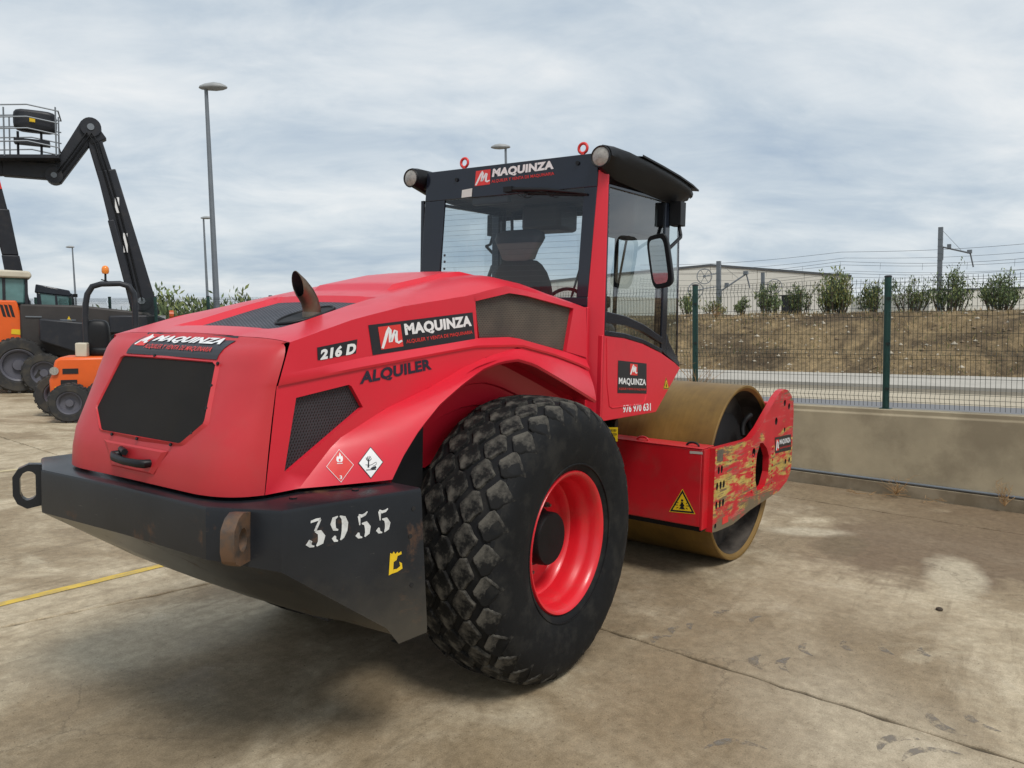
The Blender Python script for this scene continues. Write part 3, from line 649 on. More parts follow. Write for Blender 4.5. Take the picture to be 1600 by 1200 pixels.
# railway masts and wires
def tower_wheel(mb, c, r, ax, up):
    ax = Vector(ax).normalized(); u = Vector((0, 0, 1)); v = ax
    ring = [c + (v * math.cos(k * math.pi / 12) + u * math.sin(k * math.pi / 12)) * r for k in range(25)]
    mb.tube(ring, .035, 5, caps=False)
    for k in range(6):
        a = k * math.pi / 3; mb.tube([c, c + (v * math.cos(a) + u * math.sin(a)) * r], .02, 4, caps=False)
    mb.tube([c - v.cross(u) * .1, c + v.cross(u) * .1], .1, 8)
RTH = Vector((RT.x, RT.y, 0)).normalized()
def mast(px, depth, ytop, w, arm, wheels, label):
    tp_ = far(px, ytop, depth); H_ = (tp_ - CAM_LOC).dot(TV) + .35; base = tp_ - TV * H_; top = tp_.z
    e = plumb(empty('rail_mast', base))
    def add(nm, mb, **k):
        o = mb.build(nm, M['galv'], recalc=False, **k); o.parent = e
    mb = MB(); mb.box((-w / 2, -w / 2, 0), (w / 2, w / 2, H_)); 
    for k in range(int(H_ / .5)): mb.box((-w / 2 - .01, -w / 2 - .01, k * .5), (w / 2 + .01, w / 2 + .01, k * .5 + .05))
    add('pole', mb)
    if arm:
        L, z0, z1 = arm; mb = MB(); p0 = Vector((0, 0, z0)); p1 = RTH * L + Vector((0, 0, z1))
        mb.tube([p0, p1], .06, 6); mb.tube([Vector((0, 0, H_ - .1)), p0.lerp(p1, .75)], .015, 4)
        mb.tube([p1 + Vector((0, 0, .12)), p1 + RTH * .1 + Vector((0, 0, -.2)), p1 + RTH * .3 + Vector((0, 0, -1.0))], .05, 6)
        mb.cbox(p1 + Vector((0, 0, .1)), (.3, .3, .25)); mb.cbox(p0.lerp(p1, .3) + Vector((0, 0, .15)), (.25, .25, .3))
        mb.tube([p0.lerp(p1, .1), p0.lerp(p1, .1) + Vector((0, 0, -.9))], .03, 5)
        add('cantilever_arm', mb)
    for (dx_, dz, r) in wheels:
        mb = MB(); c = RTH * dx_ + Vector((0, 0, dz)); tower_wheel(mb, c, r, RTH, None); mb.tube([Vector((0, 0, dz + .25)), c], .04, 5); add('tension_wheel', mb)
    tag(e, label, 'rail mast', 'railway masts'); return e, top
mast(1123, 58, 408, .28, (2.0, 2.1, 3.4), ((-1.05, 3.3, .55), (-1.7, 2.3, .55)), 'dark rail mast with two tension wheels near the cab')
mast(1192, 66, 426, .26, None, ((1.0, 2.75, .6),), 'shorter rail mast with a single tension wheel')
mast(1470, 56, 355, .30, (2.1, 5.0, 4.5), (), 'tall plain rail mast with a cantilever arm, right of the lone fence post')
mast(376, 90, 464, .26, (3.2, 2.6, 3.0), (), 'far rail mast with an arm above the left edge of the hood')
mast(462, 110, 452, .26, None, (), 'far rail mast top beside the exhaust pipe')
for i, (d, y0, y1, sg, lab) in enumerate(((58, 408, 371, .3, 'topmost'), (57, 418, 392, .5, 'second'), (60, 421, 401, .4, 'third'), (56, 437, 409, .5, 'fourth'), (62, 441, 419, .4, 'fifth'), (70, 430, 412, .5, 'sixth'), (72, 446, 428, .5, 'seventh'), (64, 415, 384, .4, 'eighth'))):
    p0 = far(1000, y0 + 6, d + 14); p1 = far(1750, y1 - 5, d - 6); mb = MB()
    path = [p0.lerp(p1, k / 24) - Vector((0, 0, sg * math.sin(math.pi * ((k / 24 * 2) % 1)))) for k in range(25)]
    mb.tube(path, .016, 4, caps=False)
    if i in (1, 3):
        for k in range(2, 24, 2): mb.tube([path[k], path[k] - Vector((0, 0, .5))], .01, 3, caps=False)
    tag(mb.build('overhead_wire', M['vblack'], recalc=False), lab + (' of' if i == 0 else ' strung of') + ' the overhead railway wires between the masts', 'wire', 'overhead railway wires')

# warehouses behind the railway
def facade(name, pxs, depth, ytops, label, y_slant=0):
    e = empty(name, far((pxs[0] + pxs[-1]) / 2, 487, depth)); e.location.z = 0
    pts = []
    for px, yt in zip(pxs, ytops):
        p = far(px, yt, depth); pts.append(p)
    base = [p - TV * ((p - CAM_LOC).dot(TV) + 2.2) for p in pts]; back = Vector((FW.x, FW.y, 0)).normalized() * 40
    def add(nm, mb, mt):
        o = mb.build(nm, mt); o.parent = e; o.matrix_parent_inverse = Matrix.Translation(-e.location)
    # cladding sheets, one per bay
    for k in range(len(pts) - 1):
        n_ = max(1, int((base[k + 1] - base[k]).length / 6))
        for q in range(n_):
            a, b_ = (q + .004) / n_, (q + .996) / n_
            f0, f1 = base[k].lerp(base[k + 1], a), base[k].lerp(base[k + 1], b_); t0, t1 = pts[k].lerp(pts[k + 1], a), pts[k].lerp(pts[k + 1], b_)
            mb = MB(); mb.prism([f0, f1, t1, t0], back * .005); add('cladding_panel', mb, M['clad'])
    mb = MB(); mb.prism([base[0] + back * .006, base[-1] + back * .006] + [p + back * .006 - Vector((0, 0, .1)) for p in pts[::-1]], back); add('hall', mb, M['clad'])
    for k in range(len(pts) - 1):
        mb = MB(); d = Vector((0, 0, .35)); mb.prism([pts[k] - back * .004, pts[k + 1] - back * .004, pts[k + 1] + d - back * .004, pts[k] + d - back * .004], back * .02); add('roof_edge', mb, M['grey'])
    tag(e, label, 'warehouse')
facade('warehouse', (800, 943, 1110, 1330), 125, (448, 432, 416, 433), 'wide cream warehouse with a shallow gable behind the railway, right of the cab')
facade('warehouse', (1452, 1800), 150, (455, 446), 'long low pale warehouse behind the bushes at the right')
mb = MB(); c = far(1237, 486, 44); mb.cbox((0, 0, .55), (.9, .9, 1.1)); mb.cbox((0, 0, 1.12), (1.0, 1.0, .06)); mb.cbox((0, -.46, .5), (.6, .02, .8)); o = mb.build('signal_cabinet', M['vblack'], bevel=.02); o.location = c - TV * .25; plumb(o); tag(o, 'small black trackside cabinet between the bushes', 'cabinet')

# ================================================================== the road roller
roller = empty('road_roller', (0, 0, 0))
tag(roller, 'large red single drum road roller with black rear bumper and glazed cab', 'road roller')

def tri_fill(mb, outer, holes=(), mi=0):
    """planar polygon with holes -> triangles"""
    bm = bmesh.new(); edges = []
    for loop in (outer, *holes):
        vs_ = [bm.verts.new(p) for p in loop]
        edges += [bm.edges.new((vs_[i], vs_[(i + 1) % len(vs_)])) for i in range(len(vs_))]
    bmesh.ops.triangle_fill(bm, edges=edges, use_beauty=True, use_dissolve=False)
    bm.verts.index_update()
    mb.mesh([v.co.copy() for v in bm.verts], [tuple(v.index for v in f.verts) for f in bm.faces], mi); bm.free()
def poly_hole_plate(mb, outer, holes, vec, mi=0, mi_side=None):
    vec = Vector(vec); outer = [Vector(p) for p in outer]; holes = [[Vector(p) for p in h] for h in holes]
    tri_fill(mb, outer, holes, mi); tri_fill(mb, [p + vec for p in outer], [[p + vec for p in h] for h in holes], mi if mi_side is None else mi_side)
    for q, lp in enumerate((outer, *holes)):
        mb.grid([lp, [p + vec for p in lp]], mi if mi_side is None else (mi_side if q < 2 else 2), True)

# ---------------- hood profiles
XS = [-1.585, -1.3, -1.0, -.8, -.56, -.2, 0, .3, .79]
ZS = [1.900, 1.965, 2.05, 2.10, 2.155, 2.232, 2.258, 2.235, 2.14]      # shoulder crest
XU = [-1.585, -1.24, -.9, -.4, -.05, .3, .64, .79]
ZU = [1.888, 1.985, 2.055, 2.125, 2.195, 2.165, 2.115, 2.09]          # where the side begins
def zs_(x): return interp(x, XS, ZS)
def zu_(x): return interp(x, XU, ZU)
def yu_(x): return interp(x, [-1.6, 0.2, .79], [.66, .66, .72])
def hood_row(x, seam=False):
    zs, zu = zs_(x), zu_(x); yw = yu_(x)
    rec = interp(x, [-1.44, -1.40, -.84, -.80], [0, .034, .034, 0]) if not seam else 0
    rai = interp(x, [-.62, -.58, .7, .79], [0, .022, .018, .0])
    out = []
    crown = .012
    for y in (0, .15, .285, .30, .345, .385, .45, .52, .58, .62, .645, .657, .66):
        yy = y if y < .6 else y * yw / .66
        if y <= .285: z = zs + crown * (1 - (y / .45) ** 2) - rec + rai
        elif y <= .345: z = zs + crown * .4 - rec
        elif y <= .385: z = zs + .004
        else:
            t = (y - .385) / (.66 - .385); z = zs + .004 - (zs + .004 - zu) * (t ** 2.6)
        out.append((yy, z))
    return out
hb = MB()
stations = [-1.585, -1.52, -1.46, -1.44, -1.40, -1.3, -1.2, -1.1, -1.0, -.9, -.84, -.80, -.7, -.62, -.58, -.5, -.4, -.3, -.2, -.1, 0, .1, .2, .3, .42, .54, .66, .79]
E1 = [(-1.63, 1.757), (-1.12, 1.822), (-.31, 1.900), (.04, 1.905), (.57, 1.812), (.79, 1.77)]
LB = [(-1.642, 1.723), (-1.222, 1.772), (-.546, 1.844), (-.366, 1.862), (.04, 1.864), (.40, 1.800), (.658, 1.738), (.79, 1.70)]
CR = [(-1.53, 1.272), (-1.328, 1.454), (-1.03, 1.572), (-.727, 1.654), (-.518, 1.726), (-.285, 1.794), (.02, 1.846), (.40, 1.782), (.66, 1.722), (.79, 1.684)]
AR = [(-1.142, 1.272), (-1.071, 1.369), (-.962, 1.479), (-.81, 1.591), (-.647, 1.672), (-.473, 1.745), (-.308, 1.780), (-.136, 1.789), (.028, 1.757), (.328, 1.657), (.652, 1.542), (.79, 1.492)]
def y2(x): return .700 + .032 * min(x, .0) + max(0, x) * .06
GU = [(-.338, 2.098), (.03, 2.163), (.648, 2.086), (.582, 1.812), (.035, 1.904), (-.290, 1.903)]      # upper grille opening
GL = [(-1.545, 1.657), (-1.257, 1.697), (-1.240, 1.690), (-1.170, 1.590), (-1.585, 1.352), (-1.605, 1.356)]  # lower side grille opening
for s in (-1, 1):
    rows = [[(x, s * y, z) for (y, z) in hood_row(x)] for x in stations]
    hb.grid(rows)
    Q = lambda pl, y: [Vector((x, s * (y(x) if callable(y) else y), z)) for x, z in pl]
    # upper side panel, from the seam to the grille
    xa = [-1.585, -1.4, -1.24, -1.1, -.9, -.7, -.5, -.42, -.338]
    top = [Vector((x, s * yu_(x), zu_(x))) for x in xa]
    e1 = resample(Q([(-1.63, 1.757), (-1.12, 1.822), (-.305, 1.900)], .66), len(xa))
    hb.grid([top, e1])
    # step from side panel into the grille recess
    hb.face([top[-1], e1[-1], e1[-1] + Vector((0, -s * .035, 0)), top[-1] + Vector((0, -s * .035, 0))])
    # frame round the upper grille
    xt = [-.338, -.2, -.05, .1, .3, .5, .64]
    tp = [Vector((x, s * yu_(x), zu_(x))) for x in xt]
    gt = resample(Q(GU[0:3], lambda x: yu_(x)), len(xt)); hb.grid([tp, gt])
    Pn = Vector((.79, s * yu_(.79), zu_(.79))); Pm = Vector((.79, s * .735, 1.77))
    g2, g3, g4, g5 = Q(GU[2:6], lambda x: yu_(x))
    hb.face([tp[-1], Pn, Pm, g3, g2]); 
    # recess walls of the upper grille
    gl = Q(GU, lambda x: yu_(x)); hb.grid([gl, [p + Vector((0, -s * .03, 0)) for p in gl]], 0, True)
    # ledge under the side panel
    e_all = resample(Q(E1[:3], .66), 12) + resample(Q(E1[2:], lambda x: yu_(x) + .0), 12)[1:]
    lb_all = resample(Q(LB[:4], lambda x: y2(x) + .012), 12) + resample(Q(LB[3:], lambda x: y2(x) + .012), 12)[1:]
    hb.grid([e_all, lb_all])
    lb_in = [p + Vector((0, -s * .004, -.012)) for p in lb_all]; hb.grid([lb_all, lb_in])
    # lower side panel with the grille cut out
    low = Q([(-1.70, 1.272)], y2) + resample(Q(CR[:7], y2), 24)
    outer = [Vector((p.x, s * y2(p.x), p.z)) for p in lb_in[:16] if p.x < .0] + low[::-1]
    tri_fill(hb, outer, [Q(GL, y2)])
    gl = Q(GL, y2); hb.grid([gl, [p + Vector((0, -s * .03, 0)) for p in gl]], 0, True)
    # front continuation under the ledge
    lf = [p for p in lb_in if p.x >= -.05]; cf = resample(Q(CR[6:], y2), len(lf)); hb.grid([[Vector((p.x, s * y2(p.x), p.z)) for p in lf], cf])
    # flared arch
    n_ = 34
    cr_ = resample(Q(CR, y2), n_); ar = resample(Q(AR, lambda x: .82 - max(0, x) * .01), n_)
    rows = []
    for t in (0, .06, .25, .5, .75, .94, 1.0):
        row = []
        for a, b_ in zip(cr_, ar):
            p = a.lerp(b_, t); row.append(p + Vector((0, s * .010 * math.sin(math.pi * t) ** .8, .0)))
        rows.append(row)
    hb.grid(rows)
    hb.grid([ar, [p + Vector((0, -s * .008, -.014)) for p in ar], [p + Vector((0, -s * .06, -.006)) for p in ar]])
    # wheel house: stepped inner wall above the tyre
    prof = [(.76, 0), (.64, .004), (.60, -.02), (.575, -.14), (.56, -.148), (.54, -.27), (.525, -.278), (.50, -.40), (.49, -.52)]
    base = resample([(x, 0, z) for x, z in AR], 26)
    hb.grid([[Vector((p.x, s * yy, max(1.20, p.z + dz))) for p in base] for yy, dz in prof])
hood = hb.build('hood', M['red'], roller, smooth=28, merge=.0008)
# dark engine core that closes the view through seams and meshes
ec = MB()
ec.box((-1.55, -.56, 1.0), (-1.42, .56, 1.82)); ec.box((-1.42, -.55, 1.0), (-.62, .55, 1.82)); ec.box((-.62, -.47, .8), (.75, .47, 2.02)); ec.box((-.3, -.60, 1.86), (.6, .60, 2.04))
ec.box((-1.2, -.47, .55), (.75, .47, 1.05))
ec.build('engine_block', M['dark'], roller)
for s in (-1, 1):
    mb = MB(); pl = [Vector((x, s * (yu_(x) - .026), z)) for x, z in GU]; c = sum(pl, Vector()) / 6
    mb.face([c + (p - c) * 1.03 for p in pl]); mb.build('cooler_grille', M['grille_up'], roller)
    mb = MB(); pl = [Vector((x, s * (y2(x) - .022), z)) for x, z in GL]; c = sum(pl, Vector()) / 6
    mb.face([c + (p - c) * 1.04 for p in pl]); mb.build('side_grille', M['grille_side'], roller)
# top vent grille with an opening for the exhaust
mb = MB(); rows = []
EXC = Vector((-1.12, -.22))
for x in [-1.395 + .0555 * k for k in range(11)]:
    hw = .325; rows.append([(x, -hw + 2 * hw * k / 10, zs_(x) + .012 * (1 - ((-hw + 2 * hw * k / 10) / .45) ** 2) - .026) for k in range(11)])
mb.grid(rows); mb.build('vent_grille', M['grille_top'], roller, smooth=60)
ez = zs_(-1.12) - .022
mb = MB(); ring = []
for k in range(32):
    a = 2 * math.pi * k / 32; x = -1.12 + .16 * math.cos(a); ring.append((x, -.22 + .10 * math.sin(a), zs_(x) - .012))
mb.face(ring); mb.build('exhaust_opening', M['dark'], roller)
mb = MB(); ring2 = [Vector(p) for p in ring] + [Vector(ring[0])]; mb.tube(ring2, .008, 6, caps=False); mb.build('opening_rim', M['black'], roller, smooth=60)
# exhaust stack
E0 = Vector((-1.115, -.26, ez - .05)); tipv = at(474, 447, 'y', -.285)
pth = [E0, E0 + Vector((0, 0, .06)), E0 + Vector((-.003, 0, .09)), E0 + Vector((-.014, .002, .128)), E0 + Vector((-.036, .004, .162)), E0 + Vector((-.064, .006, .190)), E0 + Vector((-.082, .008, .204))]
mb = MB(); ro = .043; rows_o = []; 
def ringat(p, t, r, seg=24, shear=0):
    t = t.normalized(); a = Vector((0, 1, 0)); a = (a - t * a.dot(t)).normalized(); b_ = t.cross(a)
    return [p + (a * math.cos(2 * math.pi * k / seg) + b_ * math.sin(2 * math.pi * k / seg)) * r + t * (shear * math.sin(2 * math.pi * k / seg)) for k in range(seg)]
outer_r = []; inner_r = []
for i, p in enumerate(pth):
    t = pth[min(i + 1, len(pth) - 1)] - pth[max(0, i - 1)]; sh = -.050 if i == len(pth) - 1 else (-.02 if i == len(pth) - 2 else 0)
    outer_r.append(ringat(p, t, ro if i > 1 else ro * 1.04, 24, sh)); inner_r.append(ringat(p, t, ro - .004, 24, sh))
mb.grid(outer_r, 0, True); mb.grid([outer_r[-1], inner_r[-1]], 0, True); mb.grid(inner_r[::-1][:-1], 1, True)
pipe = mb.build('exhaust_pipe', [M['exhaust'], M['dark']], roller, smooth=50)
mb = MB(); mb.tube([E0 + Vector((0, 0, .045)), E0 + Vector((0, 0, .075))], .047, 20); mb.cbox(E0 + Vector((.055, 0, .06)), (.025, .02, .022)); mb.build('exhaust_clamp', M['steel'], pipe, smooth=50)

# ---------------- tail section
LV = [ # z, rear x, half width, seam x, corner size
    (1.272, -1.865, .645, -1.703, .24), (1.36, -1.866, .646, -1.694, .24), (1.45, -1.855, .647, -1.684, .24), (1.58, -1.800, .648, -1.667, .235), (1.69, -1.754, .650, -1.651, .23), (1.712, -1.745, .652, -1.648, .225),
    (1.728, -1.738, .656, -1.646, .25), (1.79, -1.712, .656, -1.624, .24), (1.825, -1.695, .655, -1.611, .23), (1.85, -1.672, .652, -1.603, .21), (1.868, -1.644, .645, -1.597, .17), (1.880, -1.618, .632, -1.594, .13)]
def tail_curve(z, xr, ys, xs, cs):
    """plan curve from the right seam round the back to the left seam"""
    half = [Vector((xs, ys, z))]
    x0 = min(xs - .005, xr + cs * .72)
    if x0 > xr:
        p0, pc, p1 = Vector((x0, ys - .004, z)), Vector((xr + .012, ys - .035, z)), Vector((xr, ys - cs, z))
        for k in range(1, 11):
            t = k / 10; half.append(p0 * (1 - t) ** 2 + pc * 2 * t * (1 - t) + p1 * t * t)
    for k in range(1, 6): half.append(Vector((xr, (ys - cs) * (1 - k / 5), z)))
    fl = .055 * max(0, min(1, (1.75 - z) / .45))
    left = [Vector((p.x - fl * .4 * (p.y / ys) ** 2, p.y + fl * (p.y / ys) ** 2, p.z)) for p in half]; right = [Vector((p.x, -p.y, p.z)) for p in half]
    return right + left[::-1][1:]
tb = MB(); rows = [tail_curve(*l) for l in LV]
hr = hood_row(-1.585, True)
def seam_z(y):
    y = abs(y); ys_, zz = [a for a, b_ in hr], [b_ for a, b_ in hr]; return interp(y, ys_, zz)
last = rows[-1]; seam_row = []
for p in last:
    yy = max(-.655, min(.655, p.y * 1.04)); seam_row.append(Vector((-1.592, yy, seam_z(yy) - .001)))
rows.append([p.lerp(q, .5) + Vector((0, 0, .003)) for p, q in zip(last, seam_row)]); rows.append(seam_row)
tb.grid(rows)
tail = tb.build('tail_cover', M['red_tail'], roller, smooth=35)
# rear grille and its raised rim on the sloping back face
def tx(z): return interp(z, [1.272, 1.36, 1.45, 1.58, 1.69, 1.712, 1.728, 1.79, 1.825, 1.85, 1.868, 1.88], [l[1] for l in LV])
GR = [(.362, 1.782), (.34, 1.792), (-.33, 1.792), (-.357, 1.78), (-.412, 1.565), (-.41, 1.55), (-.31, 1.468), (-.29, 1.463), (.29, 1.463), (.312, 1.470), (.405, 1.552), (.408, 1.565)]
def backp(y, z, off): return Vector((tx(z) - off * .92, y, z + off * .38))
mb = MB(); n_ = 18; rows = []
zz = [1.463 + (1.792 - 1.463) * k / n_ for k in range(n_ + 1)]
for z in zz:
    hw = interp(z, [1.463, 1.555, 1.792], [.30, .408, .352]); rows.append([backp(-hw + 2 * hw * k / 8, z, .004) for k in range(9)])
mb.grid(rows); mb.build('rear_grille', M['grille_rear'], tail, smooth=60)
mb = MB(); cen = Vector((0, 1.63)); rin = []; rou = []; rlo = []
ring = []
for (a, b_) in zip(GR, GR[1:] + GR[:1]):
    for k in range(4): ring.append(Vector(a).lerp(Vector(b_), k / 4))
for p in ring:
    d = (p - cen).normalized(); rin.append(backp(p.x, p.y, .003)); q = p + d * .004; rlo.append(backp(q.x, q.y, .011)); q = p + d * .022; rou.append(backp(q.x, q.y, -.002))
mb.grid([rin, rlo, rou], 0, True); mb.build('grille_surround', M['red_tail'], tail, smooth=60)
for (y, z) in ((-.38, 1.70), (-.40, 1.61), (-.36, 1.51), (-.25, 1.452), (0, 1.452), (.2, 1.452), (-.37, 1.79), (.1, 1.803)):
    mb = MB(); p = backp(y, z, .006); mb.tube([p, p + Vector((-.006, 0, .002))], .007, 8); mb.build('screw', M['black'], tail)
# recessed handle pocket + handle
mb = MB(); A = [(.27, 1.425), (-.23, 1.425), (-.13, 1.315), (.20, 1.315)]
o_ = [Vector((tx(z) - .003, y, z)) for y, z in A]; c = sum(o_, Vector()) / 4; i_ = [c + (p - c) * .86 + Vector((.0, 0, 0)) for p in o_]
i2 = [p + Vector((-.006, 0, 0)) for p in i_]; mb.grid([o_, i2], 0, True); mb.face(i2); mb.build('handle_pocket', M['red_tail'], tail)
H0, H1 = at(180, 719, 'x', -1.90), at(228, 722, 'x', -1.90)
H0 = Vector((-1.895, .13, 1.368)); H1 = Vector((-1.895, -.11, 1.362))
mb = MB(); mb.tube([H0 + Vector((.04, -.02, .012)), H0 + Vector((0, 0, .006)), H0 + Vector((-.012, -.03, 0)), H0.lerp(H1, .5) + Vector((-.02, 0, -.002)), H1 + Vector((-.012, .03, 0)), H1, H1 + Vector((.04, 0, 0))], [.016, .019, .018, .016, .018, .019, .016], 12)
mb.tube([H0 + Vector((.03, -.01, .03)), H0 + Vector((.0, -.09, .028))], .014, 10)
mb.build('handle', M['black'], tail, smooth=50)

# ---------------- bumper
TOPZ = 1.255
plan = [(-1.92, .57), (-1.92, -.57), (-1.775, -.84), (-1.135, -.986)]
bb = MB()
right = [(-1.92, 0), (-1.92, -.57), (-1.775, -.84), (-1.135, -.986)]
def brow(pts): return [Vector((p[0], p[1], p[2])) for p in pts]
def leftp(x, y, z):      # the left end of the bumper is squarer than the right one
    f_ = max(0, min(1, (-x - 1.2) / .5)); return Vector((x - .03 * f_ * (1 if y > .5 else 0), y * (1 + .17 * f_) if y > .3 else y, z))
def sym(pts):    # pts for y<=0 from centre outwards -> full row left to right
    return [leftp(p[0], -p[1], p[2]) for p in pts[::-1]][:-1] + [Vector(p) for p in pts]
inner_top = sym([(-1.50, 0, TOPZ), (-1.50, -.45, TOPZ), (-1.42, -.58, TOPZ), (-1.12, -.66, TOPZ)])
edge_top = sym([(-1.905, 0, TOPZ), (-1.905, -.565, TOPZ), (-1.766, -.825, TOPZ), (-1.132, -.970, TOPZ)])
face_top = sym([(-1.92, 0, TOPZ - .018), (-1.92, -.57, TOPZ - .018), (-1.775, -.84, TOPZ - .018), (-1.135, -.986, TOPZ - .018)])
edge_mid = sym([(-1.916, 0, TOPZ - .005), (-1.916, -.568, TOPZ - .005), (-1.772, -.836, TOPZ - .005), (-1.134, -.981, TOPZ - .005)])
face_bot = sym([(-1.92, 0, 1.045), (-1.92, -.57, 1.045), (-1.78, -.84, 1.012), (-1.095, -.995, .63)])
crease = sym([(-1.90, 0, 1.02), (-1.90, -.57, 1.02), (-1.765, -.83, .985), (-1.24, -.962, .585)])
bb.grid([inner_top, edge_top, edge_mid, face_top])
# rear + chamfer faces, side faces (side ends at a slanted lower edge)
def quadrow(a, b_, i): return [a[i], a[i + 1], b_[i + 1], b_[i]]
for i in range(len(face_top) - 1):
    bb.face(quadrow(face_top, face_bot, i))
for sg in (-1, 1):
    tipA = Vector((-1.306, -.947, .666)) if sg < 0 else leftp(-1.306, .947, .666); tipB = Vector((-1.244, sg * .961, .581)); tipC = Vector((-1.095, sg * .995, .593)); cor = Vector((-1.78, -.84, 1.012)) if sg < 0 else leftp(-1.78, .84, 1.012); fr = Vector((-1.095, sg * .995, .63))
    bb.face([cor, fr, tipC, tipB, tipA])
    # front edge of the side plate, thick
    t_ = Vector((.0, -sg * .05, 0)); top = Vector((-1.135, sg * .986, TOPZ - .018))
    bb.face([top, fr, fr + t_, top + t_]); bb.face([fr, tipC, tipC + t_, fr + t_]); bb.face([tipC, tipB, tipB + t_, tipC + t_]); bb.face([top + t_, fr + t_, Vector((-1.12, sg * .66, .75)), Vector((-1.12, sg * .66, TOPZ))])
    bb.face([top, top + t_, Vector((-1.12, sg * .66, TOPZ)), Vector((-1.132, sg * .970, TOPZ))])
# slanted belly
belly = sym([(-1.60, 0, .775), (-1.58, -.45, .775), (-1.46, -.74, .745), (-1.306, -.947, .666)])
belly2 = sym([(-1.30, 0, .60), (-1.28, -.45, .60), (-1.24, -.62, .60), (-1.20, -.93, .59)])
for i in range(len(belly) - 1):
    bb.face(quadrow(face_bot, belly, i)) if 0 < i < len(belly) - 2 else None
for sg in (0, 1):
    i0 = 0 if sg == 0 else len(belly) - 2
    q = quadrow(face_bot, belly, i0)
    cor = face_bot[1] if sg == 0 else face_bot[-2]
    a = belly[0] if sg == 0 else belly[-1]; b_ = belly[1] if sg == 0 else belly[-2]
    bb.face([cor, a, b_])
bb.grid([belly, belly2]); bb.grid([belly2, sym([(-1.1, 0, .62), (-1.1, -.45, .62), (-1.1, -.55, .64), (-1.10, -.66, .75)])])
bumper = bb.build('bumper', M['bumper'], roller, smooth=25, merge=.001)
# faint bolts on top and the side
for (x, y) in ((-1.80, .45), (-1.80, .15), (-1.80, -.1), (-1.80, -.45), (-1.62, -.72), (-1.35, -.80)):
    mb = MB(); mb.tube([(x, y, TOPZ + .001), (x, y, TOPZ + .006)], .016, 8); mb.build('bolt', M['bumper'], bumper)
sd = Vector((-1.135 + 1.775, -.986 + .84, 0)).normalized(); sn = Vector((sd.y, -sd.x, 0))
for (t, z) in ((.615, 1.17), (.60, 1.05), (.61, .83)):
    p = Vector((-1.775, -.84, z)) + sd * t; mb = MB(); mb.tube([p, p + sn * .003], .010, 10); mb.build('bolt_hole', M['dark'], bumper)
# tow lugs on the two chamfers
def lug(sg):
    n = Vector((-.881, sg * .473, 0)); c = Vector((-1.8475, -.705, 0)) if sg < 0 else (leftp(-1.92, .57, 0) + leftp(-1.775, .84, 0)) / 2; wdir = Vector((-n.y, n.x, 0)) * .0275
    prof = [(-.01, 1.24), (.06, 1.252), (.10, 1.238), (.135, 1.20), (.14, 1.12), (.125, 1.075), (.09, 1.055), (-.01, 1.05)]
    hole = [(.035 + (.036 if sg < 0 else .052) * math.cos(a), 1.15 + (.045 if sg < 0 else .07) * math.sin(a)) for a in [k * math.pi / 8 for k in range(16)]]
    hole = [(h + .03, z) for h, z in hole]
    if sg > 0:
        prof = [(-.01, 1.25), (.05, 1.254), (.095, 1.232), (.118, 1.195), (.118, 1.105), (.10, 1.062), (.06, 1.036), (-.01, 1.05)]; hole = [(.022, 1.10), (.032, 1.085), (.06, 1.075), (.078, 1.09), (.088, 1.115), (.088, 1.185), (.075, 1.21), (.055, 1.222), (.032, 1.215), (.022, 1.20)]
    mb = MB(); poly_hole_plate(mb, [c + n * a - wdir + Vector((0, 0, z)) for a, z in prof], [[c + n * a - wdir + Vector((0, 0, z)) for a, z in hole]], wdir * 2)
    mb.build('tow_lug', pbr('lug_steel', (.07, .055, .045), .5, metal=.3, var=.3, vscale=9, dirt=((.16, .085, .045), .8, 8)) if sg < 0 else M['bumper'], bumper, bevel=.008)
lug(-1); lug(1)

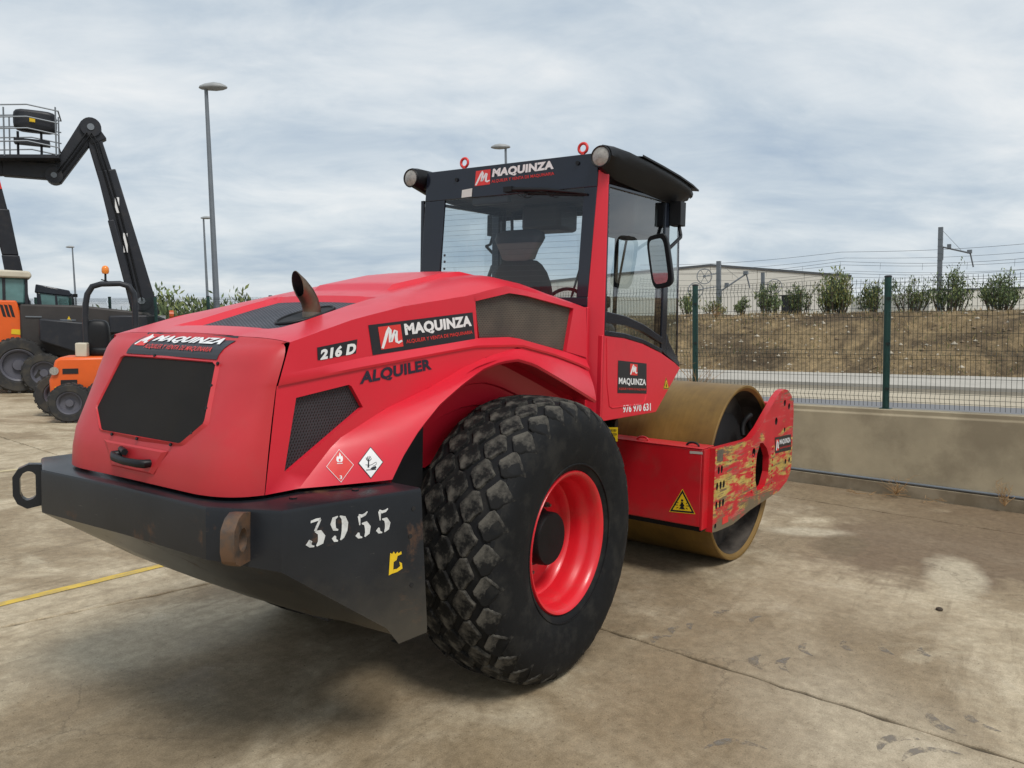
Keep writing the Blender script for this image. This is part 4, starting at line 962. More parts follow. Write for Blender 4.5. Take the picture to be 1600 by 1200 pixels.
# ---------------- wheels
AXZ = .777
def tyre_R(y):
    y = abs(y); return interp(y, [0, .10, .18, .235, .265, .285], [.787, .784, .772, .752, .722, .68])
def deform(p):   # p in wheel frame (axle at origin): flatten the contact patch
    z = p.z
    if z < -.69:
        k = min(1, (-.69 - z) / .1); p = Vector((p.x, p.y * (1 + .05 * k), max(z, -AXZ + .001)))
    return p
def make_wheel(sg):
    y0 = sg * .83
    out = 1 if sg > 0 else -1
    prof = []   # rim: from the outer flange inward (y measured along the axle, out positive)
    P = [(.360, .268), (.388, .268), (.398, .258), (.398, .246), (.384, .238), (.368, .236), (.360, .222), (.352, .20), (.350, .17), (.338, .15), (.334, .10), (.332, .06), (.318, .035), (.314, -.02), (.310, -.04), (.20, -.048), (.0, -.05)]
    P = [(.372, .262), (.392, .266), (.400, .256), (.400, .243)][::-1] + [(.384, .258), (.366, .248), (.358, .225), (.352, .200), (.349, .17), (.337, .155), (.333, .11), (.330, .075), (.316, .06), (.312, .02), (.300, .005), (.20, .0), (.0, .0)]
    P = [(.400, .240), (.401, .256), (.394, .266), (.383, .262), (.370, .250), (.362, .225), (.356, .200), (.352, .175), (.338, .160), (.334, .110), (.331, .075), (.316, .060), (.312, .025), (.300, .005), (.20, .0), (.001, .0)]
    mb = MB(); mb.lathe([(r, out * y) for r, y in P], 96)
    # inner barrel of the rim
    mb.lathe([(.400, out * -.24), (.36, out * -.24), (.34, out * -.1), (.33, 0)], 48)
    w = mb.build('wheel', M['red_rim'], roller, smooth=40); w.location = (0, y0, AXZ)
    T = [(.385, .236), (.41, .262), (.45, .283), (.52, .297), (.60, .300), (.66, .294), (.70, .282), (.73, .262), (.752, .236), (.772, .18), (.784, .10), (.787, 0)]
    full = [(r, y) for r, y in T] + [(r, -y) for r, y in T[::-1][1:]]
    mb = MB()
    seg = 128; rows = []
    for r, y in full:
        rows.append([deform(Vector((r * math.cos(2 * math.pi * k / seg), out * y, r * math.sin(2 * math.pi * k / seg)))) for k in range(seg)])
    mb.grid(rows, 0, True); mb.build('tyre', M['tyre'], w, smooth=50)
    # rings moulded in the sidewall
    for (r, y) in ((.44, .279),):
        mb = MB(); mb.tube([deform(Vector((r * math.cos(2 * math.pi * k / 96), out * y, r * math.sin(2 * math.pi * k / 96)))) for k in range(97)], .006, 6, caps=False); mb.build('sidewall_ring', M['tyre'], w, smooth=60)
    # diamond tread blocks, one mesh per row
    NB = 30
    rowsdef = [(-.234, 0, .054, .080), (-.119, .5, .0635, .083), (0, 0, .0635, .083), (.119, .5, .0635, .083), (.234, 0, .054, .080)]
    for (yc, off, hw, hl) in rowsdef:
        for var in range(2):
            outline = [(-.10, -1), (.22, -.98), (.62, -.52), (.97, -.16), (1.0, .10), (.62, .50), (.24, .95), (-.06, 1), (-.30, .88), (-.68, .48), (-1.0, .08), (-.96, -.16), (-.58, -.55), (-.30, -.92)]
            mb = MB()
            def mapv(u, v_, h):
                y = yc + u * hw; th = (v_ * hl) / .787
                r = tyre_R(y) + h
                return Vector((r * math.sin(th), y, r * math.cos(th)))
            j = [(random.uniform(-.07, .07), random.uniform(-.07, .07)) for _ in outline]
            rw = []
            for h, sc_ in ((-.014, 1.06), (.008, 1.0), (.0135, .97), (.0150, .90)):
                rw.append([mapv((u + a) * sc_, (v_ + b_) * sc_, h) for (u, v_), (a, b_) in zip(outline, j)])
            mb.grid(rw, 0, True); mb.face(rw[-1])
            proto = mb.build('tread_block', M['lug'], w, smooth=45)
            first = True
            for k in range(var, NB, 2):
                o = proto if first else proto.copy()
                if not first: COL.objects.link(o); o.parent = w
                first = False
                o.rotation_euler = (0, 2 * math.pi * (k + off) / NB + random.uniform(-.008, .008), 0)
    # small side bars where the tread wraps onto the shoulder
    for var in range(1):
        mb = MB()
        def mp2(y, th, h): r = tyre_R(y) + h; return Vector((r * math.sin(th), out * y, r * math.cos(th)))
        rw = []
        for h, s_ in ((-.01, 1.1), (.006, 1), (.010, .75)):
            rw.append([mp2(.262 + .018 * u * s_, .035 * v_ * s_, h) for u, v_ in ((-1, -1), (1, -.7), (1, .7), (-1, 1))])
        mb.grid(rw, 0, True); mb.face(rw[-1]); pr = mb.build('shoulder_bar', M['tyre'], w, smooth=45)
        for k in range(NB):
            o = pr if k == 0 else pr.copy()
            if k: COL.objects.link(o); o.parent = w
            o.rotation_euler = (0, 2 * math.pi * (k + .5) / NB, 0)
    # hub and nuts
    mb = MB(); mb.lathe([(.165, 0), (.165, out * .045), (.150, out * .055), (.150, out * .135), (.142, out * .147), (.06, out * .150), (.0005, out * .150)], 48); mb.build('hub_cap', M['rubber_hub'], w, smooth=35)
    for k in range(10):
        a = 2 * math.pi * (k + .3) / 10; c = Vector((.208 * math.cos(a), 0, .208 * math.sin(a))); mb = MB()
        mb.tube([c, c + Vector((0, out * .03, 0))], .018, 6); mb.tube([c + Vector((0, out * .03, 0)), c + Vector((0, out * .048, 0))], .010, 8); mb.build('wheel_nut', M['steel'], w)
    # valve
    mb = MB(); mb.tube([(.10, out * .07, .335), (.10, out * .13, .318)], .008, 6); mb.build('valve', M['black'], w)
    return w
make_wheel(-1); make_wheel(1)
mb = MB(); mb.tube([(0, -.85, AXZ), (0, .85, AXZ)], .12, 20); mb.cbox((0, 0, AXZ), (.4, .5, .45)); mb.build('axle', M['dark'], roller, bevel=.02)

# ---------------- cab
cab_b = MB()
# rear corner posts and lower side shells, red
SIDE = [(.875, 1.345), (1.77, 1.335), (2.215, 1.655), (2.10, 1.700), (1.82, 1.785), (1.5, 1.855), (1.2, 1.897), (.875, 1.918)]
for s in (-1, 1):
    pp = [(.848, .690), (.856, .712), (.880, .782), (.890, .800), (.902, .800), (.905, .745), (.90, .69), (.87, .685)]
    rows = []
    for z, dx_, sc_ in ((1.345, .03, 1), (1.6, .02, 1), (2.15, 0, 1), (2.6, .0, 1), (2.985, .012, 1)):
        rows.append([Vector((x + (.022 if s > 0 else 0), s * (min(y, .80) if y >= .78 and s < 0 else y - s * .058 * max(0, (z - 2.15) / .83)), z)) for x, y in pp])
    cab_b.grid(rows, 0, True); cab_b.face(rows[0]); cab_b.face(rows[-1])
    cab_b.prism([Vector((x, s * .800, z)) for x, z in SIDE], (0, -s * .05, 0))
# front lower shell and floor
cab_b.prism([Vector((1.77, -.75, 1.335)), Vector((2.215, -.75, 1.655)), Vector((2.175, -.75, 1.67)), Vector((1.74, -.75, 1.36))], (0, 1.5, 0))
cab_b.box((.87, -.75, 1.336), (1.77, .75, 1.36))
# rear wall below the window
cab_b.box((.835, -.705, 1.346), (.86, .705, 2.10))
cab = cab_b.build('cab', M['red'], roller, bevel=.008)
# door outline pressed into the right side panel
for s in (-1, 1):
    mb = MB(); dl = [(.93, 1.90), (.955, 1.60), (1.0, 1.44), (1.04, 1.425), (1.52, 1.415), (1.565, 1.44), (1.60, 1.50)]
    a = [Vector((x, s * .8005, z)) for x, z in dl]
    mb.tube(a, .0045, 6, caps=False); mb.build('door_edge', M['red'], cab, smooth=60)
# black glazing frames
def strip_poly(mb, pts2, y, th, s): mb.prism([Vector((x, s * y, z)) for x, z in pts2], (0, -s * th, 0))
fr = MB()
fr.prism([Vector((.846, y, z)) for y, z in ((-.695, 2.10), (.695, 2.10), (.695, 2.165), (-.695, 2.165))], (.02, 0, 0))
fr.prism([Vector((.846, y, z)) for y, z in ((-.695, 2.165), (-.61, 2.165), (-.645, 2.88), (-.743, 2.88))], (.02, 0, 0))
fr.prism([Vector((.846, y, z)) for y, z in ((.765, 2.165), (.58, 2.165), (.53, 2.88), (.718, 2.88))], (.02, 0, 0))
fr.prism([Vector((.846, y, z)) for y, z in ((-.745, 2.88), (.718, 2.88), (.70, 3.095), (-.745, 3.095))], (.02, 0, 0))
fr.build('rear_window_frame', M['black_frame'], cab, bevel=.004)
for s in (-1, 1):
    mb = MB()
    strip_poly(mb, [(.896, 1.92), (.912, 1.915), (.912, 2.90), (.896, 2.90)], .803, .03, s)            # rear edge
    strip_poly(mb, [(1.835, 1.80), (1.925, 1.765), (1.905, 2.93), (1.825, 2.92)], .80, .07, s)          # front pillar
    strip_poly(mb, [(.905, 2.88), (1.83, 2.905), (1.83, 2.93), (.905, 2.90)], .803, .03, s)
    for (c0, c1) in (([(.91, 1.915), (1.2, 1.898), (1.5, 1.858), (1.84, 1.782)], [(.91, 1.95), (1.2, 1.93), (1.5, 1.888), (1.84, 1.812)]), ([(.91, 2.00), (1.2, 1.985), (1.5, 1.94), (1.84, 1.85)], [(.91, 2.075), (1.2, 2.05), (1.5, 1.995), (1.84, 1.90)])):
        r0 = resample([(x, 0, z) for x, z in c0], 14); r1 = resample([(x, 0, z) for x, z in c1], 14)
        strip_poly(mb, [(p.x, p.z) for p in r0] + [(p.x, p.z) for p in r1[::-1]], .804, .035, s)
    strip_poly(mb, [(1.925, 1.765), (2.20, 1.665), (2.195, 1.70), (1.98, 1.86), (1.925, 1.93)], .80, .05, s)
    strip_poly(mb, [(2.165, 1.67), (2.185, 1.67), (2.115, 2.93), (2.098, 2.93)], .790, .015, s)
    mb.build('side_window_frame', M['black_frame'], cab, bevel=.004)
    mb = MB(); mb.face([Vector((x, s * .790, z)) for x, z in ((.905, 1.93), (1.2, 1.91), (1.5, 1.87), (1.835, 1.80), (1.83, 2.92), (.905, 2.89))]); mb.build('side_window', M['glass'], cab)
    mb = MB(); mb.face([Vector((x, s * .788, z)) for x, z in ((1.925, 1.78), (2.175, 1.68), (2.107, 2.93), (1.905, 2.93))]); mb.build('quarter_window', M['glass'], cab)
mb = MB(); mb.face([(.858, -.69, 2.11), (.858, .70, 2.11), (.858, .66, 3.02), (.858, -.735, 3.02)]); rw = mb.build('rear_window', M['glass_rear'], cab)
mb = MB()
for k in range(19):
    z = 2.20 + .68 * k / 18; mb.tube([(.862, -.60 - .035 * k / 18, z), (.862, .59 - .05 * k / 18, z + random.uniform(-.004, .004))], .0008, 4, caps=False)
tag(mb.build('heating_wires', M['grey'], rw, recalc=False), kind='stuff')
mb = MB(); rows = []
for k in range(11):
    y = -.78 + 1.56 * k / 10; b_ = .035 * (1 - (y / .78) ** 2); rows.append([(2.175 + b_, y, 1.67), (2.145 + b_, y, 2.3), (2.107 + b_, y, 2.93)])
mb.grid(rows); mb.build('windscreen', M['glass'], cab, smooth=60)
mb = MB(); mb.box((2.10, -.79, 2.90), (2.16, .79, 2.95)); mb.build('windscreen_header', M['black'], cab)
# white paper sticker + dots on the rear glass
mb = MB(); c4 = [at(px, py, 'x', .842) for px, py in ((722, 297), (738, 294), (737, 307), (721, 309))]; mb.face(c4); mb.build('paper_sticker', flat('paper', (.62, .64, .60)), cab)
for (px, py) in ((695, 399), (695, 409), (694.5, 420), (693, 428), (697, 428)):
    p = at(px, py, 'x', .95); mb = MB(); mb.tube([p, p + Vector((-.004, 0, 0))], .010, 8); mb.build('white_plug', M['white'], cab)
# roof
mb = MB(); mb.prism([Vector((x, -.79, z)) for x, z in ((.868, 2.975), (.868, 3.02), (.87, 3.085), (1.2, 3.10), (1.9, 3.085), (2.28, 3.03), (2.30, 2.985), (2.15, 2.95))], (0, 1.58, 0))
roof = mb.build('roof', M['black'], cab, bevel=.015)
mb = MB(); mb.box((.88, -.74, 2.955), (2.1, .74, 2.972)); mb.build('headliner', pbr('headliner', (.055, .062, .075), .8), cab)
for s in (-1, 1):   # rounded gutter housings along both roof edges
    mb = MB(); rows = []
    for x, yi, zi, yo, zt, yb, zb, rd in ((.79, .735, 3.055, .872, 3.128, .79, 2.985, 1.0), (.86, .72, 3.06, .885, 3.135, .79, 2.965, .8), (1.0, .71, 3.06, .90, 3.126, .80, 2.935, .3), (1.3, .70, 3.05, .918, 3.103, .81, 2.920, .12), (1.6, .70, 3.04, .925, 3.082, .81, 2.912, .08), (1.85, .70, 3.03, .925, 3.062, .81, 2.907, .08), (2.0, .70, 3.01, .92, 3.047, .81, 2.912, .15), (2.09, .71, 3.0, .905, 3.03, .805, 2.925, .4), (2.13, .73, 2.995, .87, 3.005, .80, 2.965, .7)):
        cy, cz = (yi + yo) / 2, (zt + zb) / 2; ry, rz_ = (yo - yi) / 2, (zt - zb) / 2
        key = [(yi, zi), (yi + .02, zt), (cy, zt + .008), (yo - .03, zt), (yo - .004, zt - .008), (yo, zt - .028), (yo - .012, zt - .055), ((yo + yb) / 2 + .02, (zt + zb) / 2), (yb + .012, zb + .02), (yb, zb), (yb - .03, zb - .002), (yi + .005, (zi + zb) / 2)]
        row = []
        for k, (y_, z_) in enumerate(key):
            ang_ = math.atan2(z_ - cz, y_ - cy); cyl = (cy + ry * math.cos(ang_), cz + rz_ * math.sin(ang_)); row.append(Vector((x, s * (y_ + (cyl[0] - y_) * rd), z_ + (cyl[1] - z_) * rd)))
        rows.append(row)
    mb.grid(rows, 0, True); mb.face(rows[0][::-1]); mb.face(rows[-1]); g = mb.build('roof_gutter', M['black'], cab, smooth=38)
    mb = MB(); lp = [(1.15, .915, 3.122), (1.45, .932, 3.100), (1.75, .938, 3.079), (2.0, .936, 3.055), (2.15, .925, 3.037)]
    mb.grid([[Vector((x, s * y_, z)) for x, y_, z in lp], [Vector((x, s * y_, z - .012)) for x, y_, z in lp], [Vector((x - .01, s * (y_ - .09), z - .002)) for x, y_, z in lp], [Vector((x - .01, s * (y_ - .09), z + .010)) for x, y_, z in lp]], 0, True); mb.build('visor_lip', M['black'], g, smooth=40)
    # working light
    c = Vector((.786, s * .80, 3.052)); mb = MB()
    mb.lathe([(.066, .0), (.070, -.012), (.066, -.02), (.060, -.016)], 32, 0, Matrix.Translation(c) @ Matrix.Rotation(R(-90), 4, 'Z')); wl = mb.build('work_light', M['black'], cab, smooth=40)
    mb = MB(); mb.lathe([(.061, -.012), (.04, -.022), (.0005, -.026)], 32, 0, Matrix.Translation(c) @ Matrix.Rotation(R(-90), 4, 'Z')); mb.build('lens', M['lens'], wl, smooth=60)
for y in (.39, -.60):    # lifting eyes
    c = Vector((.90, y, 3.085)); mb = MB(); mb.tube([c, c + Vector((0, 0, .03))], .016, 10); cc = c + Vector((0, 0, .062))
    mb.tube([cc + Vector((0, math.cos(2 * math.pi * k / 20), math.sin(2 * math.pi * k / 20))) * .032 for k in range(21)], .010, 8, caps=False); mb.build('lifting_eye', M['vred'], roof, smooth=50)
for (px, py) in ((714, 281), (903, 255)):
    p = at(px, py, 'x', .845); mb = MB(); mb.tube([p, p + Vector((-.01, 0, 0))], .014, 10); mb.build('frame_bolt', M['black'], cab)
# rear wiper
mb = MB(); w0 = at(795, 296, 'x', .835); w1 = at(918, 303, 'x', .835); mb.tube([w0, w0.lerp(w1, .5) + Vector((-.01, 0, .012)), w1], [.016, .012, .004], 8)
mb.tube([w0.lerp(w1, .2) + Vector((.004, 0, -.02)), w1 + Vector((.004, .0, -.006))], .006, 6); 
hose = [w0.lerp(w1, .08 + .22 * k / 8) + Vector((-.008, 0, -.045 * math.sin(math.pi * k / 8))) for k in range(9)]; mb.tube(hose, .003, 5)
hose = [w0.lerp(w1, .5 + .12 * k / 8) + Vector((-.008, 0, -.03 * math.sin(math.pi * k / 8))) for k in range(9)]; mb.tube(hose, .003, 5)
mb.cbox(w0 + Vector((-.004, 0, 0)), (.03, .07, .035)); mb.build('wiper', M['black'], cab, smooth=50)
mb = MB(); mb.box((.872, -.02, 2.83), (.93, .30, 2.90)); mb.build('wiper_motor', M['grey'], cab, bevel=.01)
# mirrors
def mirror(s, x0, label=None):
    mb = MB(); p = Vector((1.93, s * .80, 2.80))
    mb.cbox(p + Vector((0, s * .05, .03)), (.10, .09, .18)); mb.tube([p + Vector((0, s * .06, -.04)), p + Vector((-.01, s * .085, -.13)), p + Vector((-.05, s * .10, -.15))], .014, 8); a = mb.build('mirror_bracket', M['black'], cab, bevel=.012)
    mb = MB(); c = at(1031, 408, 'y', -.93) if s < 0 else Vector((2.35, .98, 2.40)); pts = []
    hw, hh = .085, .19
    for k in range(24):
        th = 2 * math.pi * k / 24; ca, sa = math.cos(th), math.sin(th); e_ = 2 / 5
        pts.append((math.copysign(abs(ca) ** e_, ca) * hw, math.copysign(abs(sa) ** e_, sa) * hh))
    n = Vector((-1, s * -.10, -.06)).normalized(); u = Vector((0, 0, 1)).cross(n).normalized(); v_ = n.cross(u); rot = R(-9 * s)
    def m_(q, o_, sc_=1): 
        x_, z_ = q; x2 = x_ * math.cos(rot) - z_ * math.sin(rot); z2 = x_ * math.sin(rot) + z_ * math.cos(rot); return c + u * x2 * sc_ + v_ * z2 * sc_ + n * o_
    mb.grid([[m_(q, -.05, .7) for q in pts], [m_(q, -.03, .95) for q in pts], [m_(q, .0) for q in pts], [m_(q, .008, .97) for q in pts], [m_((q[0] * .78 - .008, q[1] * .92), .006, .9) for q in pts]], 0, True); mb.face([m_(q, -.05, .7) for q in pts])
    mb.tube([p + Vector((-.05, s * .10, -.15)), c + Vector((.05, 0, .05)), c - n * .03], .013, 8)
    mm = mb.build('mirror_housing', M['black'], a, smooth=40)
    mb = MB(); mb.face([m_((q[0] * .78 - .008, q[1] * .92), .0065, .9) for q in pts]); mt = pbr('mirror_glass', (.55, .56, .56), .04, metal=1.0, var=.02, rvar=.02); mb.build('mirror_glass', mt, a)
mirror(-1, 0); mirror(1, 0)
# inside the cab
mb = MB()
def rbox(mb, c, size, p=4, n=5, M_=None):
    bm = bmesh.new(); bmesh.ops.create_cube(bm, size=2); bmesh.ops.subdivide_edges(bm, edges=bm.edges, cuts=n, use_grid_fill=True)
    vs_ = []
    for v in bm.verts:
        q = v.co; l = (abs(q.x) ** p + abs(q.y) ** p + abs(q.z) ** p) ** (1 / p); q = q / l
        w_ = Vector((q.x * size[0] / 2, q.y * size[1] / 2, q.z * size[2] / 2)); w_ = (M_ @ w_) if M_ else w_; vs_.append(w_ + Vector(c))
    bm.verts.index_update(); mb.mesh(vs_, [tuple(v.index for v in f.verts) for f in bm.faces]); bm.free()
SY = .075
seat_m = pbr('seat_cloth', (.020, .016, .018), .9, var=.3, vscale=12, bump=.2, bscale=120)
tan = pbr('headrest_back', (.30, .275, .235), .8, var=.15)
tilt = Matrix.Rotation(R(-9), 3, 'Y').to_4x4()
mb = MB(); rbox(mb, (1.42, SY, 1.86), (.50, .52, .14)); seat = mb.build('seat', seat_m, cab, smooth=60)
mb = MB(); rows = []
for z, hw, x in ((1.86, .26, 1.26), (2.0, .265, 1.25), (2.15, .265, 1.23), (2.28, .25, 1.21), (2.36, .22, 1.20), (2.42, .175, 1.195), (2.45, .13, 1.195)):
    r_ = []
    for k in range(24):
        a = 2 * math.pi * k / 24; ca, sa = math.cos(a), math.sin(a); r_.append(Vector((x + .065 * math.copysign(abs(ca) ** .6, ca), SY + hw * math.copysign(abs(sa) ** .5, sa), z)))
    rows.append(r_)
mb.grid(rows, 0, True); mb.face(rows[-1]); mb.face(rows[0]); bk = mb.build('backrest', seat_m, seat, smooth=60)
mb = MB(); rows = []
for z, hw, x, t_ in ((2.445, .10, 1.165, .04), (2.46, .135, 1.165, .05), (2.53, .165, 1.165, .055), (2.575, .195, 1.17, .055), (2.61, .215, 1.175, .05), (2.65, .205, 1.18, .045), (2.675, .15, 1.185, .03)):
    r_ = []
    for k in range(24):
        a = 2 * math.pi * k / 24; ca, sa = math.cos(a), math.sin(a); r_.append(Vector((x + t_ * math.copysign(abs(ca) ** .6, ca), SY + hw * math.copysign(abs(sa) ** .5, sa), z)))
    rows.append(r_)
mb.grid(rows[:4], 1, True); mb.grid(rows[3:], 0, True); mb.face(rows[-1]); mb.face(rows[0], 1); mb.build('headrest', [M['grey'], tan], seat, smooth=60)
mb = MB(); mb.tube([(1.95, -.1, 1.6), (1.85, -.05, 1.95), (1.78, .0, 2.05)], .04, 10); c = Vector((1.74, .02, 2.10))
ring = [c + Vector((.06 * math.sin(a) , .19 * math.cos(a), .17 * math.sin(a))) for a in [2 * math.pi * k / 32 for k in range(33)]]; mb.tube(ring, .015, 8, caps=False)
for k in (3, 14, 25): mb.tube([c, ring[k]], .011, 6)
mb.build('steering_column', M['black'], cab, smooth=50)
mb = MB(); rbox(mb, (1.45, -.40, 1.90), (.55, .20, .22)); mb.tube([(1.62, -.40, 1.98), (1.66, -.41, 2.12)], .014, 8); rbox(mb, (1.67, -.41, 2.16), (.05, .05, .09)); mb.tube([(1.2, -.42, 1.9), (1.15, -.43, 2.08)], .02, 8); rbox(mb, (1.14, -.43, 2.10), (.13, .06, .06)); mb.build('control_console', M['black'], cab, smooth=60)
mb = MB(); mb.box((1.55, -.68, 2.66), (2.05, -.34, 2.955)); mb.build('overhead_console', M['grey'], cab, bevel=.03)
mb = MB(); mb.box((1.7, .05, 2.74), (2.0, .42, 2.955)); mb.build('sun_blind', M['grey'], cab, bevel=.03)
for (x, y) in ((1.86, .70), (2.02, -.30)):
    mb = MB(); mb.tube([(x, y, 1.7), (x, y, 2.95)], .018, 8); mb.build('inner_bar', M['black'], cab, smooth=60)
mb = MB(); mb.tube([(2.17, -.15, 1.72), (2.16, -.25, 2.3), (2.14, -.33, 2.7)], .010, 6); mb.tube([(2.17, .35, 1.72), (2.16, .1, 2.5)], .010, 6); mb.build('front_wiper', M['black'], cab)
# grab rails left of the cab, seen through it
mb = MB(); mb.tube([(2.0, .92, 1.5), (2.0, .95, 2.40), (2.0, .92, 2.48), (2.25, .92, 2.48), (2.3, .92, 2.42), (2.3, .92, 1.6)], .018, 8); mb.build('grab_rail', M['grey'], cab, smooth=60)

# ---------------- centre section under the cab
mb = MB(); mb.box((.78, -.60, .62), (1.25, .60, 1.336)); mb.box((1.25, -.35, .55), (1.75, .35, 1.30)); mb.box((.55, -.72, 1.02), (.95, .72, 1.336)); rear_ch = mb.build('chassis', M['dark'], roller, bevel=.02)
mb = MB(); mb.tube([(1.45, -.62, 1.27), (1.45, -.40, 1.29)], .05, 16); mb.tube([(1.40, -.62, 1.27), (1.40, -.66, 1.27)], .03, 12); mb.tube([(1.1, -.55, 1.30), (1.45, -.52, 1.29)], .018, 8); mb.build('cab_mount', M['black'], rear_ch, smooth=50)

# ---------------- front (drum) frame, turned 2.35 degrees about the joint
def Fm(p):
    p = Vector(p); a = -R(2.35); q = p - Vector((1.5, 0, 0)); return Vector((1.5 + q.x * math.cos(a) - q.y * math.sin(a), q.x * math.sin(a) + q.y * math.cos(a), p.z))
class FB(MB):
    def build(s, *a, **k):
        s.v = [tuple(Fm(v)) for v in s.v]; return super().build(*a, **k)
WBX = 2.934
PL = [(2.105, 1.062), (2.48, 1.057), (2.80, 1.052), (2.90, 1.066), (3.068, 1.133), (3.296, 1.265), (3.48, 1.37), (3.60, 1.418), (3.70, 1.430), (3.80, 1.415), (3.90, 1.365), (3.975, 1.30), (4.00, 1.20), (4.01, .672), (3.97, .60), (3.885, .542), (3.67, .484), (2.923, .439), (2.53, .392), (2.21, .400), (2.105, .41)]
HOLE = [(3.10, .995), (3.17, .99), (3.28, .93), (3.345, .85), (3.35, .71), (3.27, .60), (3.19, .575), (3.07, .585), (3.02, .68), (3.01, .78), (3.03, .90)]
def circ2(x, z, r, n=12): return [(x + r * math.cos(2 * math.pi * k / n), z + r * math.sin(2 * math.pi * k / n)) for k in range(n)]
small = []
for r_, (z, xs_) in enumerate(((.885, (2.185, 2.245)), (.76, (2.165, 2.235, 2.30)), (.612, (2.165, 2.235, 2.30)))):
    for x in xs_: small.append([(a, z + (b - z) * 1.45) for a, b in circ2(x, z, .022, 12)])
small += [circ2(2.95, .93, .04, 12), circ2(3.5, 1.15, .035), circ2(3.72, 1.30, .03), circ2(3.85, 1.26, .03), circ2(3.75, 1.05, .022), circ2(3.82, .74, .025), circ2(3.93, .74, .025), circ2(2.16, .45, .02)]
fb = FB(); fb.box((2.0, -1.09, .46), (2.10, 1.09, 1.060)); crossm = fb.build('drum_frame', M['red_frame'], roller, bevel=.01)
fb = FB(); fb.box((1.995, -1.09, 1.0605), (2.22, 1.09, 1.0685)); fb.build('frame_top_flange', M['red_frame'], crossm, bevel=.003)
for s in (-1, 1):
    fb = FB(); poly_hole_plate(fb, [(x, s * 1.15, z) for x, z in PL], [[(x, s * 1.15, z) for x, z in h] for h in [HOLE] + small], (0, -s * .055, 0), 0, 1)
    p_ = fb.build('side_plate', [M['plate'], M['red_frame'], M['dark']], crossm)  # dark slot colours the small hole walls as if in shade
    fb = FB(); fb.box((2.0, s * 1.09, .44) if s > 0 else (2.0, -1.105, .44), (2.112, 1.105, 1.058) if s > 0 else (2.112, -1.09, 1.058)); fb.build('corner_gusset', M['red_frame'], crossm)
    # weld beads and bolts rows on the plate
    for x in (2.93, 3.44):
        for k in range(7):
            z = .60 + .052 * k; fb = FB(); fb.tube([(x, s * 1.149, z), (x, s * 1.157, z)], .011, 8); fb.build('plate_bolt', M['red_frame'], p_)
    fb = FB(); fb.box((2.30, s * 1.151 - .002, .435), (2.42, s * 1.151 + .002, .49)); fb.build('maker_badge', M['vred'], p_)
    fb = FB(); fb.prism([(x, s * 1.152, z) for x, z in ((2.14, 1.045), (2.26, 1.045), (2.26, .95), (2.14, .96))], (0, -s * .004, 0)); fb.build('bare_patch', M['steel'], p_)
    # hub carrier seen in the drum end and hydraulic hose
    fb = FB(); fb.lathe([(.50, 0), (.50, .03), (.30, .05), (.0005, .05)], 32, 0, Matrix.Translation((WBX, s * .86, .75)) @ (Matrix.Rotation(0, 4, 'Z') if s > 0 else Matrix.Rotation(math.pi, 4, 'Z'))); fb.build('drum_bearing', M['dark'], crossm, smooth=40)
    hz = [Vector((2.98 + .02 * k, s * (1.04 - .02 * math.sin(k)), 1.06 + .17 * math.sin(math.pi * k / 10))) for k in range(11)]
    fb = FB(); fb.tube(hz, .022, 8); fb.build('hydraulic_hose', M['rubber_hub'], crossm, smooth=60)
fb = FB(); fb.box((3.86, -1.09, .70), (3.98, 1.09, 1.28)); fb.build('front_beam', M['red_frame'], crossm, bevel=.01)
fb = FB(); fb.box((1.78, -.30, .55), (2.0, .30, 1.15)); fb.build('joint_housing', M['dark'], crossm, bevel=.02)
fb = FB(); fb.box((2.12, -1.093, .5), (2.34, -1.088, .95)); fb.build('hole_shade_backing', M['dark'], crossm)  # added dark sheet, stands in for the shade behind the small plate holes
# scraper bar behind the drum and details on the beam top
fb = FB(); fb.box((2.13, -1.05, 1.02), (2.20, 1.05, 1.05)); fb.build('scraper_bar', M['black'], crossm)
fb = FB(); fb.box((2.10, -1.06, .40), (2.16, 1.06, .47)); fb.build('lower_scraper', M['black'], crossm)
for y in (-.55, -.98):
    fb = FB(); fb.tube([(2.07 + .0 * k, y + .05 * math.cos(math.pi * k / 8), 1.068 + .028 * math.sin(math.pi * k / 8)) for k in range(9)], .009, 6); fb.build('hose_clip', M['red_frame'] if y > -.9 else M['black'], crossm, smooth=60)
fb = FB(); fb.lathe([(.70, -1.04), (.725, -1.063), (.742, -1.065), (.75, -1.058), (.75, 1.058), (.742, 1.065), (.725, 1.063), (.70, 1.04), (.71, .86), (.0005, .86)], 160, 0, Matrix.Translation((WBX, 0, .75)))
fb.lathe([(.712, -1.05), (.708, -.84), (.0005, -.84)], 96, 1, Matrix.Translation((WBX, 0, .75)))
drum = fb.build('drum', [M['drum'], pbr('drum_inside', (.05, .042, .035), .7, metal=.3, var=.3, vscale=5, dirt=((.14, .12, .10), .6, 4))], roller, smooth=35)

